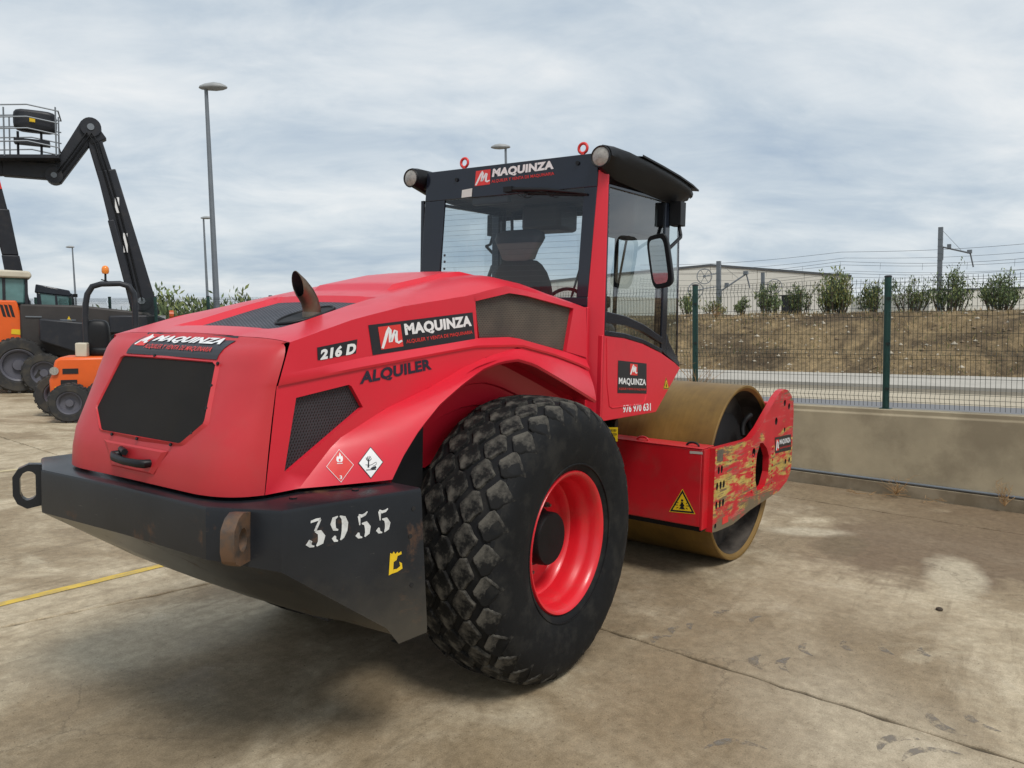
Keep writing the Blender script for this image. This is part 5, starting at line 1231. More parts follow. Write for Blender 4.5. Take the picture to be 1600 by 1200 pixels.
# ================================================================== decals and lettering
_tc = {}
def text_geo(s, bold=.0, shear=0.0):
    """verts (0..1 box) and faces of a word"""
    key = (s, bold, shear)
    if key in _tc: return _tc[key]
    cu = bpy.data.curves.new('t', 'FONT'); cu.body = s; cu.size = 1; cu.offset = bold; cu.resolution_u = 3; cu.shear = shear; cu.fill_mode = 'FRONT'; cu.space_character = 1.0 + bold * 1.2
    ob = bpy.data.objects.new('t', cu); me = bpy.data.meshes.new_from_object(ob)
    vs_ = [(v.co.x, v.co.y) for v in me.vertices]; fs = [tuple(p.vertices) for p in me.polygons]
    bpy.data.objects.remove(ob); bpy.data.curves.remove(cu); bpy.data.meshes.remove(me)
    x0, x1 = min(v[0] for v in vs_), max(v[0] for v in vs_); y0, y1 = min(v[1] for v in vs_), max(v[1] for v in vs_)
    g = ([((x - x0) / (x1 - x0), (y - y0) / (y1 - y0)) for x, y in vs_], fs); _tc[key] = g; return g
class Decal:
    """flat print in unit coordinates (u right, v up), laid on a surface by mapping fn(u, v, lift) -> point"""
    def __init__(s, fn): s.fn = fn; s.mb = MB(); s.l = 0
    def poly(s, pts, mi, lift): s.mb.face([s.fn(u, v, lift) for u, v in pts], mi)
    def rect(s, u0, v0, u1, v1, mi, lift, nu=1, nv=1):
        s.mb.grid([[s.fn(u0 + (u1 - u0) * i / nu, v0 + (v1 - v0) * j / nv, lift) for i in range(nu + 1)] for j in range(nv + 1)], mi)
    def text(s, t, u0, v0, u1, v1, mi, lift, bold=.02, shear=0):
        vs_, fs = text_geo(t, bold, shear); s.mb.mesh([s.fn(u0 + (u1 - u0) * a, v0 + (v1 - v0) * b, lift) for a, b in vs_], fs, mi)
    def stroke(s, pts, w, mi, lift, asp=1.0):
        """thick polyline; w number or list; asp = width/height of the unit box"""
        n = len(pts); ws = w if isinstance(w, (list, tuple)) else [w] * n
        L, Rr = [], []
        for i in range(n):
            a = Vector(pts[max(0, i - 1)]); b = Vector(pts[min(n - 1, i + 1)]); d = Vector(((b.x - a.x) * asp, b.y - a.y)).normalized(); nn = Vector((-d.y / asp, d.x))
            p = Vector(pts[i]); L.append(p + nn * ws[i] / 2); Rr.append(p - nn * ws[i] / 2)
        s.mb.grid([[s.fn(p.x, p.y, lift) for p in L], [s.fn(p.x, p.y, lift) for p in Rr]], mi)
    def build(s, name, mats, parent): return s.mb.build(name, mats, parent, recalc=False)
def bil(c00, c10, c11, c01, nrm):
    c00, c10, c11, c01, nrm = [Vector(c) for c in (c00, c10, c11, c01, nrm)]; nrm = nrm.normalized()
    return lambda u, v, l: c00.lerp(c10, u).lerp(c01.lerp(c11, u), v) + nrm * l
LOGO = [M['vblack'], M['vred'], M['white'], M['yellow'], M['vnavy']]
MS = [(.06, .05), (.20, .36), (.36, .74), (.47, .92), (.50, .80), (.45, .45), (.43, .28), (.48, .30), (.60, .56), (.72, .76), (.76, .72), (.72, .45), (.72, .26), (.80, .20), (.97, .27)]
MW = [.10, .12, .12, .12, .12, .12, .12, .11, .11, .12, .12, .12, .12, .11, .08]
def logo_square(d, u0, v0, u1, v1, asp, lift):
    d.rect(u0, v0, u1, v1, 1, lift)
    d.stroke([(u0 + (u1 - u0) * a, v0 + (v1 - v0) * b) for a, b in MS], [w * (v1 - v0) for w in MW], 2, lift + .0008, asp)
def wide_logo(fn, asp, nu=1, nv=1):
    d = Decal(fn); d.rect(0, 0, 1, 1, 0, .002, nu, nv)
    logo_square(d, .075, .14, .27, .90, asp, .0032)
    d.text('MAQUINZA', .30, .44, .975, .90, 2, .0032, .055)
    d.text('ALQUILER Y VENTA DE MAQUINARIA', .30, .20, .975, .35, 1, .0032, .012)
    return d
yP = lambda px, py, y: at(px, py, 'y', y)
# hood side
d = wide_logo(bil(yP(582, 555, -.66), yP(742, 530, -.66), yP(738, 488, -.66), yP(575, 508, -.66), (0, -1, 0)), 3.6); d.build('hood_logo', LOGO, hood)
d = Decal(bil(yP(496, 563, -.66), yP(556, 552, -.66), yP(558, 530, -.66), yP(495, 543, -.66), (0, -1, 0)))
d.rect(0, 0, 1, 1, 0, .002); d.text('216 D', .06, -.02, .98, .80, 2, .0032, .055, .10); d.build('model_badge', LOGO, hood)
def on_s2(px, py):
    p = at(px, py, 'y', -.68)
    for _ in range(4): p = at(px, py, 'y', -y2(p.x))
    return p
d = Decal(bil(on_s2(561, 604), on_s2(675, 580), on_s2(672, 560), on_s2(564, 581), (-.03, -1, 0))); d.text('ALQUILER', 0, 0, 1, 1, 4, .0025, .045); d.build('hire_lettering', LOGO, hood)
# hazard diamonds on the flared arch
def on_flare(px, py):
    """closest hit of the view ray on the hood"""
    dr = ray(px, py); hit = hood.ray_cast(CAM_LOC, dr.normalized()); return (hit[1], hit[2]) if hit[0] else (at(px, py, 'y', -.78), Vector((0, -1, 0)))
def diamond_fn(cen, half_w, half_h):
    p0, n0 = on_flare(*cen)
    if n0.dot(CAM_LOC - p0) < 0: n0 = -n0
    L, R_, T, B_ = [on_flare(cen[0] + dx_, cen[1] + dy_)[0] for dx_, dy_ in ((-half_w[0], half_w[1]), (half_w[0], -half_w[1]), (half_h[0], -half_h[1]), (-half_h[0], half_h[1]))]
    def fn(u, v, l):
        q, nq = on_flare(cen[0] + half_w[0] * u + half_h[0] * v, cen[1] - half_w[1] * u - half_h[1] * v)
        if nq.dot(CAM_LOC - q) < 0: nq = -nq
        return q + nq * (l + .001)
    return fn
def diamond(d, r, mi, lift, n=6):
    rows = []
    for i in range(n + 1):
        row = []
        for j in range(n + 1):
            a, b = i / n * 2 - 1, j / n * 2 - 1; row.append(d.fn((a + b) / 2 * r, (a - b) / 2 * r, lift))
        rows.append(row)
    d.mb.grid(rows, mi)
def diamond_ring(d, r0, r1, mi, lift, n=6):
    pts = [(1, 0), (0, 1), (-1, 0), (0, -1)]
    A_, B_ = [], []
    for k in range(4):
        a, b = Vector(pts[k]), Vector(pts[(k + 1) % 4])
        for q in range(n): p = a.lerp(b, q / n); A_.append(p * r0); B_.append(p * r1)
    d.mb.grid([[d.fn(p.x, p.y, lift) for p in A_], [d.fn(p.x, p.y, lift) for p in B_]], mi, True)
bpy.context.view_layer.update()
d = Decal(diamond_fn((531, 728), (21.5, 1.5), (-1.5, 26)))
diamond(d, 1, 1, .001); diamond_ring(d, .96, 1.0, 2, .0022)
d.poly([(-.16, .22), (-.24, .34), (-.22, .50), (-.12, .62), (-.10, .52), (-.02, .62), (.02, .80), (.10, .66), (.14, .54), (.20, .60), (.24, .44), (.22, .30), (.14, .22)], 2, .0022)
d.poly([(.07 * math.cos(k) + 0, .34 + .085 * math.sin(k)) for k in [i * .628 for i in range(10)]], 1, .003)
d.rect(-.2, .12, .2, .16, 2, .0022); d.text('3', -.08, -.80, .10, -.58, 2, .0022, .02); d.build('flammable_placard', LOGO, hood)
d = Decal(diamond_fn((579, 723), (19.8, 1.0), (-.3, 25)))
diamond(d, 1, 0, .001); diamond(d, .93, 2, .0018)
d.stroke([(-.20, -.30), (-.18, .05), (-.22, .28)], [.14, .09, .05], 0, .0028)
for e in ([(-.18, .08), (-.34, .22), (-.38, .34)], [(-.18, .12), (-.08, .30), (-.10, .42)], [(-.2, .16), (-.22, .42)], [(-.14, .1), (.02, .2), (.05, .3)], [(-.3, .2), (-.28, .36)], [(-.09, .28), (.0, .38)]): d.stroke(e, [.05, .04, .025][:len(e)], 0, .0028)
d.stroke([(-.42, -.12), (-.1, -.16), (.1, -.12), (.30, -.02), (.42, .02), (.44, -.10), (.30, -.20), (.16, -.22)], .03, 0, .0028)
d.poly([(-.05, -.38), (.1, -.28), (.25, -.26), (.38, -.22), (.45, -.34), (.35, -.40), (.1, -.42)], 0, .0028); d.stroke([(-.38, -.45), (.40, -.44)], .05, 0, .0028); d.build('environment_placard', LOGO, hood)
# tail decal wraps over the rounded top edge
tz = [1.79 + (1.88 - 1.79) * k / 8 for k in range(9)]
tprof = [Vector((tx(z), 0, z)) for z in tz] + [Vector((-1.605, 0, 1.886)), Vector((-1.59, 0, seam_z(0) - .002))]
tprof = resample(tprof, 60)
def tail_fn(u, v, l):
    s_ = .10 + v * .86; k = s_ * 59; i = min(58, max(0, int(k))); p = tprof[i].lerp(tprof[i + 1], k - i); t = (tprof[min(59, i + 1)] - tprof[max(0, i - 1)]).normalized(); n = Vector((-t.z, 0, t.x))
    return Vector((p.x, .345 - (.345 + .345) * u - .02 * v * 0, p.z)) + n * l
d = Decal(lambda u, v, l: tail_fn(u, v, l + .0025)); d.rect(0, 0, 1, 1, 0, .001, 1, 40)
d.rect(.03, .30, .15, .95, 1, .0026, 1, 20); d.stroke([(.03 + .12 * a, .30 + .65 * b) for a, b in MS], [.09] * len(MS), 2, .004, 4.5)
d.text('MAQUINZA', .18, .46, .92, .90, 2, .0045, .055, .15); d.text('ALQUILER Y VENTA DE MAQUINARIA', .17, .18, .90, .38, 1, .0045, .012)
d.build('tail_logo', LOGO, tail)
# cab rear header logo
xP = lambda px, py, x: at(px, py, 'x', x)
d = Decal(bil(xP(742, 291, .8455), xP(868, 275, .8455), xP(865, 250, .8455), xP(744, 267, .8455), (-1, 0, 0)))
logo_square(d, .0, .0, .20, .98, 4.6, .002); d.text('MAQUINZA', .22, .36, .99, .98, 2, .002, .055, .12); d.text('ALQUILER Y VENTA DE MAQUINARIA', .22, .04, .99, .27, 1, .003, .012); d.build('header_logo', LOGO, cab)
# cab side
d = Decal(bil(yP(964.5, 614, -.80), yP(1010, 615, -.80), yP(1010, 568, -.80), yP(965.5, 563, -.80), (0, -1, 0)))
d.rect(0, 0, 1, 1, 0, .002); logo_square(d, .40, .58, .66, .94, 1.0, .0032); d.text('MAQUINZA', .03, .24, .97, .48, 2, .0032, .03); d.text('ALQUILER Y VENTA DE MAQUINARIA', .03, .09, .97, .17, 1, .0032, .012); d.build('door_logo', LOGO, cab)
for q_, (a_, b_) in zip(('976', '970', '631'), ((0, .29), (.355, .645), (.71, 1))):
    d = Decal(bil(yP(973, 645, -.80), yP(1016.5, 641.5, -.80), yP(1016.5, 629.5, -.80), yP(973, 633, -.80), (0, -1, 0))); d.text(q_, a_, 0, b_, 1, 2, .002, .03); d.build('phone_number', LOGO, cab)
def warn_tri(c3, nrm, name, parent, mats):
    a, b, c = [Vector(q) for q in c3]; nrm = Vector(nrm).normalized(); cen = (a + b + c) / 3
    fn = lambda u, v, l: a.lerp(b, u).lerp(c, v) if False else (a + (b - a) * u + ((c - (a + b) / 2)) * v) + nrm * l
    d = Decal(fn); d.poly([(-.06, -.05), (1.06, -.05), (.5, 1.07)], 3, .001); d.poly([(-.02, -.02), (1.02, -.02), (.5, 1.02)], 0, .0016); d.poly([(.10, .06), (.90, .06), (.5, .86)], 3, .0024)
    d.stroke([(.5, .12), (.5, .45)], .10, 0, .0032); d.poly([(.5 + .05 * math.cos(k * .785), .53 + .06 * math.sin(k * .785)) for k in range(8)], 0, .0032)
    for s_ in (-1, 1):
        d.stroke([(.5, .30), (.5 + s_ * .10, .12)], .05, 0, .0032); d.stroke([(.5, .42), (.5 + s_ * .09, .27)], .05, 0, .0032)
        for e in ((.16, .40, .25, .46), (.18, .30, .30, .30), (.16, .2, .24, .15)): d.stroke([(.5 + s_ * e[0], e[1]), (.5 + s_ * e[2], e[3])], .03, 0, .0032)
    d.build(name, mats, parent)
warn_tri([yP(1036.5, 607, -.80), yP(1045, 607, -.80), yP(1040.5, 590, -.80)], (0, -1, 0), 'door_warning', cab, LOGO)
# frame beam: front frame plane x=2.0 in its turned axes
fx = Fm((2.0, 0, 0)); fn_ = Vector((-math.cos(R(2.35)), math.sin(R(2.35)), 0))
def beam(px, py): dr = ray(px, py); return CAM_LOC + dr * ((fx - CAM_LOC).dot(fn_) / dr.dot(fn_))
warn_tri([beam(1047.5, 798), beam(1084.5, 801.5), beam(1066.5, 766)], fn_, 'beam_warning', crossm, LOGO)
d = Decal(bil(beam(1078, 708.5), beam(1098, 710), beam(1098, 706), beam(1078, 704.5), fn_)); d.rect(0, 0, 1, 1, 2, .002); d.build('beam_label', [M['vblack'], M['vred'], flat('label_silver', (.45, .42, .38))], crossm)
f0 = Fm((2.0, -1.15, 0)); sn2 = Vector((-math.sin(R(2.35)), -math.cos(R(2.35)), 0))
def plate_p(px, py): dr = ray(px, py); return CAM_LOC + dr * ((f0 - CAM_LOC).dot(sn2) / dr.dot(sn2))
d = Decal(bil(plate_p(1211, 708.5), plate_p(1236, 702.5), plate_p(1235.6, 678.5), plate_p(1210.5, 683.6), sn2)); d.rect(0, 0, 1, 1, 0, .002); logo_square(d, .05, .15, .22, .85, 1.5, .003); d.text('MAQUINZA', .27, .45, .95, .82, 2, .003, .03); d.text('ALQUILER Y VENTA DE MAQUINARIA', .27, .2, .95, .33, 1, .003, .012); d.build('plate_logo', LOGO, crossm)
# yellow notice on the chassis
d = Decal(bil(xP(945.5, 688, .545), xP(968.5, 689, .545), xP(969, 667, .545), xP(946, 667, .545), (-1, 0, 0)))
d.rect(0, 0, 1, 1, 3, .03); d.text('MANTENGASE FUERA', .08, .70, .92, .88, 0, .0315, .02); d.text('DEL RADIO DE ACCION', .06, .42, .94, .60, 0, .0315, .02); d.text('DE LA MAQUINA', .18, .14, .84, .32, 0, .0315, .02); 
d.mb.v = [tuple(Vector(v)) for v in d.mb.v]; d.build('keep_clear_notice', LOGO, rear_ch)
# stencilled fleet number on the bumper side
def bside(px, py):
    q = Vector((-1.775, -.84, 0)); dr = ray(px, py); return CAM_LOC + dr * ((q - CAM_LOC).dot(sn) / dr.dot(sn))
DIG = {
 '3': [([(.10, .97), (.45, .985), (.80, .97)], [.10, .12, .10]), ([(.78, .96), (.55, .74), (.42, .58)], [.10, .12, .10]), ([(.42, .57), (.70, .50), (.82, .32), (.74, .12), (.52, .02)], [.06, .20, .30, .24, .06]), ([(.40, .02), (.20, .06), (.08, .16), (.14, .24), (.26, .20)], [.05, .12, .22, .18, .06])],
 '9': [([(.46, .99), (.22, .93), (.12, .72), (.20, .50), (.42, .44)], [.05, .16, .22, .16, .06]), ([(.58, .99), (.80, .90), (.88, .66), (.82, .36), (.66, .10), (.52, .02)], [.05, .20, .28, .26, .16, .05]), ([(.36, .01), (.18, .06), (.12, .16), (.22, .24)], [.06, .14, .20, .08])],
 '5': [([(.20, .98), (.40, .88), (.66, .90), (.84, .98)], [.06, .14, .12, .05]), ([(.22, .93), (.24, .72), (.26, .54)], [.14, .09, .05]), ([(.40, .58), (.66, .55), (.80, .36), (.74, .14), (.56, .02)], [.05, .20, .28, .22, .05]), ([(.40, .01), (.20, .05), (.10, .14), (.18, .24)], [.05, .14, .20, .08])]}
M['stencil'] = pbr('stencil_paint', (.62, .63, .62), .7, var=.15, vscale=20, dirt=((.30, .30, .30), .5, 22))
for ch, bl, br, tr_, tl in (('3', (479, 857), (508, 851), (505, 808), (483, 815)), ('9', (519, 848), (543, 841), (541, 804), (516, 808)), ('5', (556, 842), (580, 837), (577, 797), (556, 805)), ('5', (588, 834), (610, 830), (609, 793), (588, 797))):
    d = Decal(bil(bside(*bl), bside(*br), bside(*tr_), bside(*tl), sn))
    for pts, ws in DIG[ch]: d.stroke(pts, [w * .9 for w in ws], 0, .002, .62)
    d.build('stencil_digit', [M['stencil']], bumper)
d = Decal(bil(bside(607, 899), bside(629, 893), bside(628, 861), bside(609, 863), sn))
d.poly([(0, 0), (.30, .05), (.32, .55), (.55, .62), (.62, .80), (.95, .86), (.92, 1.0), (.70, .92), (.60, 1.0), (.45, .90), (.30, 1.02), (.18, .92), (.02, .98)], 3, .002)
d.poly([(.30, .04), (.62, .06), (.98, .16), (.95, .42), (.75, .52), (.82, .30), (.55, .20), (.32, .22)], 3, .002); d.build('torn_sticker', LOGO, bumper)

# ================================================================== machines parked at the left, lamps, hedge
CF = Vector((FW.x, FW.y, 0)).normalized(); CR_ = Vector((RT.x, RT.y, 0)).normalized()
def HZ(px): return 600 + (FW.z * FPX + RT.z * (px - 800)) / UP.z
class Local:
    """axes for a parked machine: origin on the ground, u to the viewer's right turned by ang, w away from the viewer"""
    def __init__(s, o, ang=0):
        s.o = Vector((o.x, o.y, 0)); q = s.o - Vector((CAM_LOC.x, CAM_LOC.y, 0)); s.a = math.atan2(-q.dot(CR_), q.dot(CF)); s.k = math.cos(s.a); a = s.a + R(ang); s.u = CR_ * math.cos(a) + CF * math.sin(a); s.w = -CR_ * math.sin(a) + CF * math.cos(a)
    def __call__(s, u, w, z): return s.o + s.u * u + s.w * w + Vector((0, 0, z))
    def mat(s): return Matrix(((s.u.x, s.w.x, 0, s.o.x), (s.u.y, s.w.y, 0, s.o.y), (0, 0, 1, 0), (0, 0, 0, 1)))
def thing(name, L, label, cat):
    e = empty(name); e.matrix_world = L.mat(); tag(e, label, cat); return e
def part(mb, name, mt, e, **k):
    return mb.build(name, mt, e, **k)      # meshes are given in the thing's own axes
def far_wheel(e, c, r, w, rimc, side=-1, lugs=20):
    """wheel axle along local w axis (y)"""
    mb = MB(); T = Matrix.Translation(c)
    mb.lathe([(r * .56, -w * .40), (r * .62, -w / 2), (r * .9, -w / 2), (r * .97, -w * .38), (r * .97, w * .38), (r * .9, w / 2), (r * .62, w / 2), (r * .56, w * .4)], 40, 0, T); t = part(mb, 'wheel', M['tyre_far'], e, smooth=40)
    mb = MB()
    for k in range(lugs):
        for s_ in (-1, 1):
            a = 2 * math.pi * (k + (.5 if s_ > 0 else 0)) / lugs; Mx = T @ Matrix.Rotation(a, 4, 'Y'); mb.box((-.035, -.0, r * .93), (.035, w * .46, r * 1.0), 0, Mx @ Matrix.Rotation(0 if s_ > 0 else math.pi, 4, 'Z'))
    tag(part(mb, 'tread', M['tyre_far'], t), kind='stuff')
    mb = MB(); mb.lathe([(r * .60, side * w * .42), (r * .56, side * w * .46), (r * .50, side * w * .40), (r * .46, side * w * .15), (r * .2, side * w * .12), (r * .18, side * w * .3), (.0005, side * w * .3)], 32, 0, T); part(mb, 'rim', rimc, t, smooth=40)

# --- telehandler at the far left
D1 = 19.3
L1 = Local(far(0, 600, D1), 0); e = thing('telehandler', L1, 'orange telehandler with cream cab roof cut by the left picture edge', 'telehandler')
def u1(px): return (px - 0) / FPX * D1 * L1.k
rimd = pbr('far_rim', (.09, .09, .11), .5)
far_wheel(e, (u1(30), .0, .69), .69, .48, rimd); far_wheel(e, (u1(-170), .0, .69), .69, .48, rimd); far_wheel(e, (u1(30), 1.9, .69), .69, .48, rimd)
mb = MB(); mb.prism([(u1(a), .25, z) for a, z in ((-200, 1.0), (42, 1.15), (44, 1.35), (40, 1.75), (30, 2.28), (-200, 2.3))], (0, 1.2, 0)); part(mb, 'engine_cover', M['orange'], e, bevel=.04)
for k in range(3):
    mb = MB(); x = u1(8 + 7 * k); mb.prism([(x, .245, 1.88), (x + .07, .245, 1.86), (x - .0, .245, 2.16), (x - .07, .245, 2.18)], (0, .01, 0)); part(mb, 'vent_slot', M['dark'], e)
mb = MB(); mb.prism([(u1(a), .24, z) for a, z in ((20, 1.45), (36, 1.43), (35, 1.56), (21, 1.57))], (0, .01, 0)); part(mb, 'warning_sticker', M['yellow'], e)
mb = MB(); mb.prism([(u1(a), .30, z) for a, z in ((-120, 2.2), (44, 2.2), (46, 2.85), (-120, 2.85))], (0, 1.0, 0)); part(mb, 'cab_glazing', M['glass_far'], e, bevel=.05)
for a in (-40, 8, 44):
    mb = MB(); mb.prism([(u1(a), .28, 2.2), (u1(a + 5), .28, 2.2), (u1(a + 5), .28, 2.85), (u1(a), .28, 2.85)], (0, .05, 0)); part(mb, 'cab_pillar', M['charcoal'], e)
mb = MB(); mb.prism([(u1(a), .18, z) for a, z in ((-125, 2.84), (54, 2.84), (56, 2.92), (52, 3.02), (-120, 3.05))], (0, 1.25, 0)); part(mb, 'cab_roof', M['cream'], e, bevel=.05)
mb = MB(); mb.tube([(u1(-160), .6, 1.7), (u1(26), .6, 3.0), (u1(22), .62, 3.05), (u1(-10), .8, 5.6)], .12, 8)
# --- boom lift standing behind: charcoal turntable, cab block and folding boom
D2 = 20.5
L2 = Local(far(190, 600, D2), 0); e2 = thing('boom_lift', L2, 'charcoal articulated boom lift with raised folded boom and caged basket', 'boom lift')
def u2(px): return (px - 190) / FPX * D2 * L2.k
def z2(py, px=150): return CAM_LOC.z + (HZ(px) - py) / FPX * (D2 + u2(px) * math.sin(L2.a))
mb = MB(); mb.prism([(u2(a), .2, z) for a, z in ((40, 1.0), (150, .75), (268, .85), (262, 1.75), (235, 2.05), (130, 2.2), (40, 2.2))], (0, 1.4, 0)); part(mb, 'turntable', pbr('brown_black', (.035, .030, .028), .6, var=.2), e2, bevel=.05)
mb = MB(); mb.prism([(u2(a), -.35, z) for a, z in ((70, 1.3), (125, 1.0), (150, 1.05), (150, 1.75), (70, 1.85))], (0, .6, 0)); part(mb, 'engine_pod', M['charcoal'], e2, bevel=.04)
mb = MB(); mb.prism([(u2(a), .0, z) for a, z in ((172, 1.5), (262, 1.5), (262, 1.9), (245, 2.0), (172, 1.95))], (0, .9, 0)); part(mb, 'boom_root', M['charcoal'], e2, bevel=.04)
for c in ((u2(75), -.1, .5), (u2(230), -.1, .5), (u2(75), 1.8, .5), (u2(230), 1.8, .5)): far_wheel(e2, c, .5, .4, rimd)
mb = MB(); mb.tube([(u2(268), .1, z2(490)), (u2(275), .1, z2(490))], .13, 12); part(mb, 'orange_lamp', M['orange'], e2)
def beam_box(e_, pts, w0, mt, nm, yd=.3):
    """box section boom: pts (px,py) centre line, widths in px at each end"""
    for (a, b, wa, wb) in pts:
        A_ = Vector((u2(a[0]), 0, z2(a[1], a[0]))); B_ = Vector((u2(b[0]), 0, z2(b[1], b[0]))); d_ = (B_ - A_).normalized(); n_ = Vector((-d_.z, 0, d_.x)); k = D2 / FPX / 2 * .95
        mb = MB(); q = [A_ + n_ * wa * k, A_ - n_ * wa * k, B_ - n_ * wb * k, B_ + n_ * wb * k]; mb.prism([p + Vector((0, w0, 0)) for p in q], (0, yd, 0)); part(mb, nm, mt, e_, bevel=.025)
CH = M['charcoal']
beam_box(e2, [((232, 495), (172, 268), 42, 28)], .30, CH, 'lower_boom', .4)
beam_box(e2, [((178, 300), (150, 205), 24, 21)], .34, CH, 'boom_extension', .32)
beam_box(e2, [((205, 450), (178, 345), 12, 10)], .2, CH, 'lift_cylinder', .1)
beam_box(e2, [((150, 200), (93, 282), 30, 22)], .36, CH, 'jib_arm', .28)
beam_box(e2, [((162, 225), (142, 192), 26, 20)], .33, CH, 'jib_knuckle', .34)
beam_box(e2, [((100, 270), (20, 264), 26, 24)], .34, CH, 'basket_arm', .3); beam_box(e2, [((22, 264), (-60, 268), 22, 18)], .36, CH, 'basket_arm', .26)
def knuckle(px, py, r, nm):
    c_ = Vector((u2(px), .28, z2(py, px))); mb = MB(); mb.tube([c_, c_ + Vector((0, .46, 0))], r, 20); part(mb, nm, CH, e2, smooth=50)
    mb = MB(); mb.tube([c_ + Vector((0, -.02, 0)), c_], r * .35, 12); part(mb, 'pivot_pin', M['galv'], e2, smooth=50)
knuckle(150, 203, .24, 'elbow_joint'); knuckle(94, 276, .20, 'jib_joint'); knuckle(224, 470, .26, 'boom_pivot')
for o_ in (-4, 3):
    hp = [Vector((u2(px + o_), .27, z2(py, px))) for px, py in ((222, 470), (206, 400), (190, 335), (172, 270), (160, 228), (148, 212), (128, 240), (104, 272))]
    mb = MB(); mb.tube(hp, .022, 6); part(mb, 'hydraulic_hose', M['black'], e2, smooth=60)
for px, py, w_, h_ in ((200, 380, .10, .5), (188, 322, .10, .4)):
    mb = MB(); mb.cbox(Vector((u2(px), .285, z2(py, px))), (w_, .02, h_)); part(mb, 'white_decal', M['white'], e2)
for px, py in ((60, 495), (110, 500), (160, 508)):
    mb = MB(); mb.cbox(Vector((u2(px), .185, z2(py, px))), (.35, .02, .03)); part(mb, 'hinge_strip', M['galv'], e2)
mb = MB(); mb.prism([Vector((u2(px), .19, z2(py, px))) for px, py in ((107, 503), (116, 503), (111.5, 494))], (0, .008, 0)); part(mb, 'warning_sticker', M['yellow'], e2)
bars = MB()
X = lambda px, py, y: Vector((u2(px), y, z2(py, px)))
for y in (-.2, .9):
    for py in (178, 196, 213, 232): bars.tube([X(-60, py, y), X(60, py - 2, y), X(104, py + 8, y)], .018, 5)
    for px in (-55, 28, 100): bars.tube([X(px, 180, y), X(px, 252, y)], .02, 5)
for px, py in ((-60, 178), (104, 186), (104, 240), (-60, 232)): bars.tube([X(px, py, -.2), X(px, py, .9)], .018, 5)
part(bars, 'basket_rail', M['galv'], e2, smooth=60)
mb = MB(); mb.prism([X(-60, 250, -.2), X(104, 250, -.2), X(104, 255, -.2), X(-60, 255, -.2)], (0, 1.1, 0)); part(mb, 'basket_floor', CH, e2)
mb = MB(); rbox(mb, X(70, 198, .1), (.92, .4, .52), 5); part(mb, 'control_box', CH, e2, smooth=60)
mb = MB(); mb.cbox(X(67, 198, -.115), (.12, .02, .10)); part(mb, 'yellow_label', M['yellow'], e2)
mb = MB(); mb.cbox(X(65, 229, .1), (.75, .3, .12)); mb.tube([X(45, 212, .1), X(45, 250, .1)], .03, 6); mb.tube([X(78, 212, .1), X(78, 250, .1)], .03, 6); part(mb, 'foot_guard', CH, e2)
# --- second boom behind the telehandler
L3 = Local(far(20, 600, 22.5), 0); e3 = thing('boom_lift', L3, 'second dark boom mast with a red tip rising at the left picture edge', 'boom lift')
k3 = 22.5 / FPX
def P3(px, py, y): return Vector(((px - 20) * k3 * L3.k, y, CAM_LOC.z + (HZ(px) - py) * k3))
mb = MB(); mb.prism([P3(20, 470, 0), P3(50, 470, 0), P3(36, 400, 0), P3(8, 400, 0)], (0, .4, 0)); mb.prism([P3(9, 400, .02), P3(35, 400, .02), P3(22, 330, .02), P3(-8, 330, .02)], (0, .36, 0)); part(mb, 'lower_boom', CH, e3, bevel=.03)
mb = MB(); mb.prism([P3(-6, 332, .04), P3(20, 332, .04), P3(8, 282, .04), P3(-16, 282, .04)], (0, .3, 0)); part(mb, 'boom_extension', CH, e3, bevel=.03)
mb = MB(); mb.prism([P3(-8, 300, .03), P3(12, 300, .03), P3(8, 282, .03), P3(-12, 282, .03)], (0, .34, 0)); part(mb, 'red_tip', M['vred'], e3)
mb = MB(); mb.prism([P3(-60, 640, 0), P3(70, 640, 0), P3(70, 560, 0), P3(-60, 560, 0)], (0, 1.6, 0)); mb.prism([P3(-40, 560, .3), P3(60, 560, .3), P3(52, 468, .3), P3(-10, 468, .3)], (0, .8, 0)); part(mb, 'chassis', CH, e3, bevel=.05)
for c in ((P3(-50, 0, 0).x, 0, .45), (P3(60, 0, 0).x, 0, .45)): far_wheel(e3, c, .45, .35, rimd)
# --- dark cab of another telehandler between them
L4 = Local(far(90, 600, 24.0), 0); e4 = thing('telehandler', L4, 'dark grey telehandler cab showing above the boom lift body', 'telehandler')
k4 = 24 / FPX
def P4(px, py, y): return Vector(((px - 90) * k4 * L4.k, y, CAM_LOC.z + (HZ(px) - py) * k4))
mb = MB(); mb.prism([P4(58, 600, 0), P4(122, 600, 0), P4(122, 488, 0), P4(58, 488, 0)], (0, 1.6, 0)); part(mb, 'body', CH, e4, bevel=.05)
mb = MB(); mb.prism([P4(58, 458, -.02), P4(60, 445, -.02), P4(112, 454, -.02), P4(116, 464, -.02)], (0, 1.3, 0)); part(mb, 'cab_roof', M['black_frame'], e4, bevel=.03)
mb = MB(); mb.prism([P4(64, 488, .02), P4(118, 488, .02), P4(112, 462, .02), P4(66, 458, .02)], (0, 1.2, 0)); part(mb, 'cab_glazing', M['glass_far'], e4)
for q in ((62, 70), (90, 95), (114, 121)):
    mb = MB(); mb.prism([P4(q[0], 489, 0), P4(q[1], 489, 0), P4(q[1] - 3, 460, 0), P4(q[0] - 1, 458, 0)], (0, .05, 0)); part(mb, 'cab_pillar', M['black_frame'], e4)
mb = MB(); mb.cbox(P4(121, 462, -.1), (.12, .06, .10)); mb.cbox(P4(120, 481, -.1), (.12, .06, .12)); part(mb, 'mirror', M['black'], e4)
for c in ((P4(66, 0, 0).x, .1, .6), (P4(120, 0, 0).x, .1, .6)): far_wheel(e4, c, .6, .45, rimd)
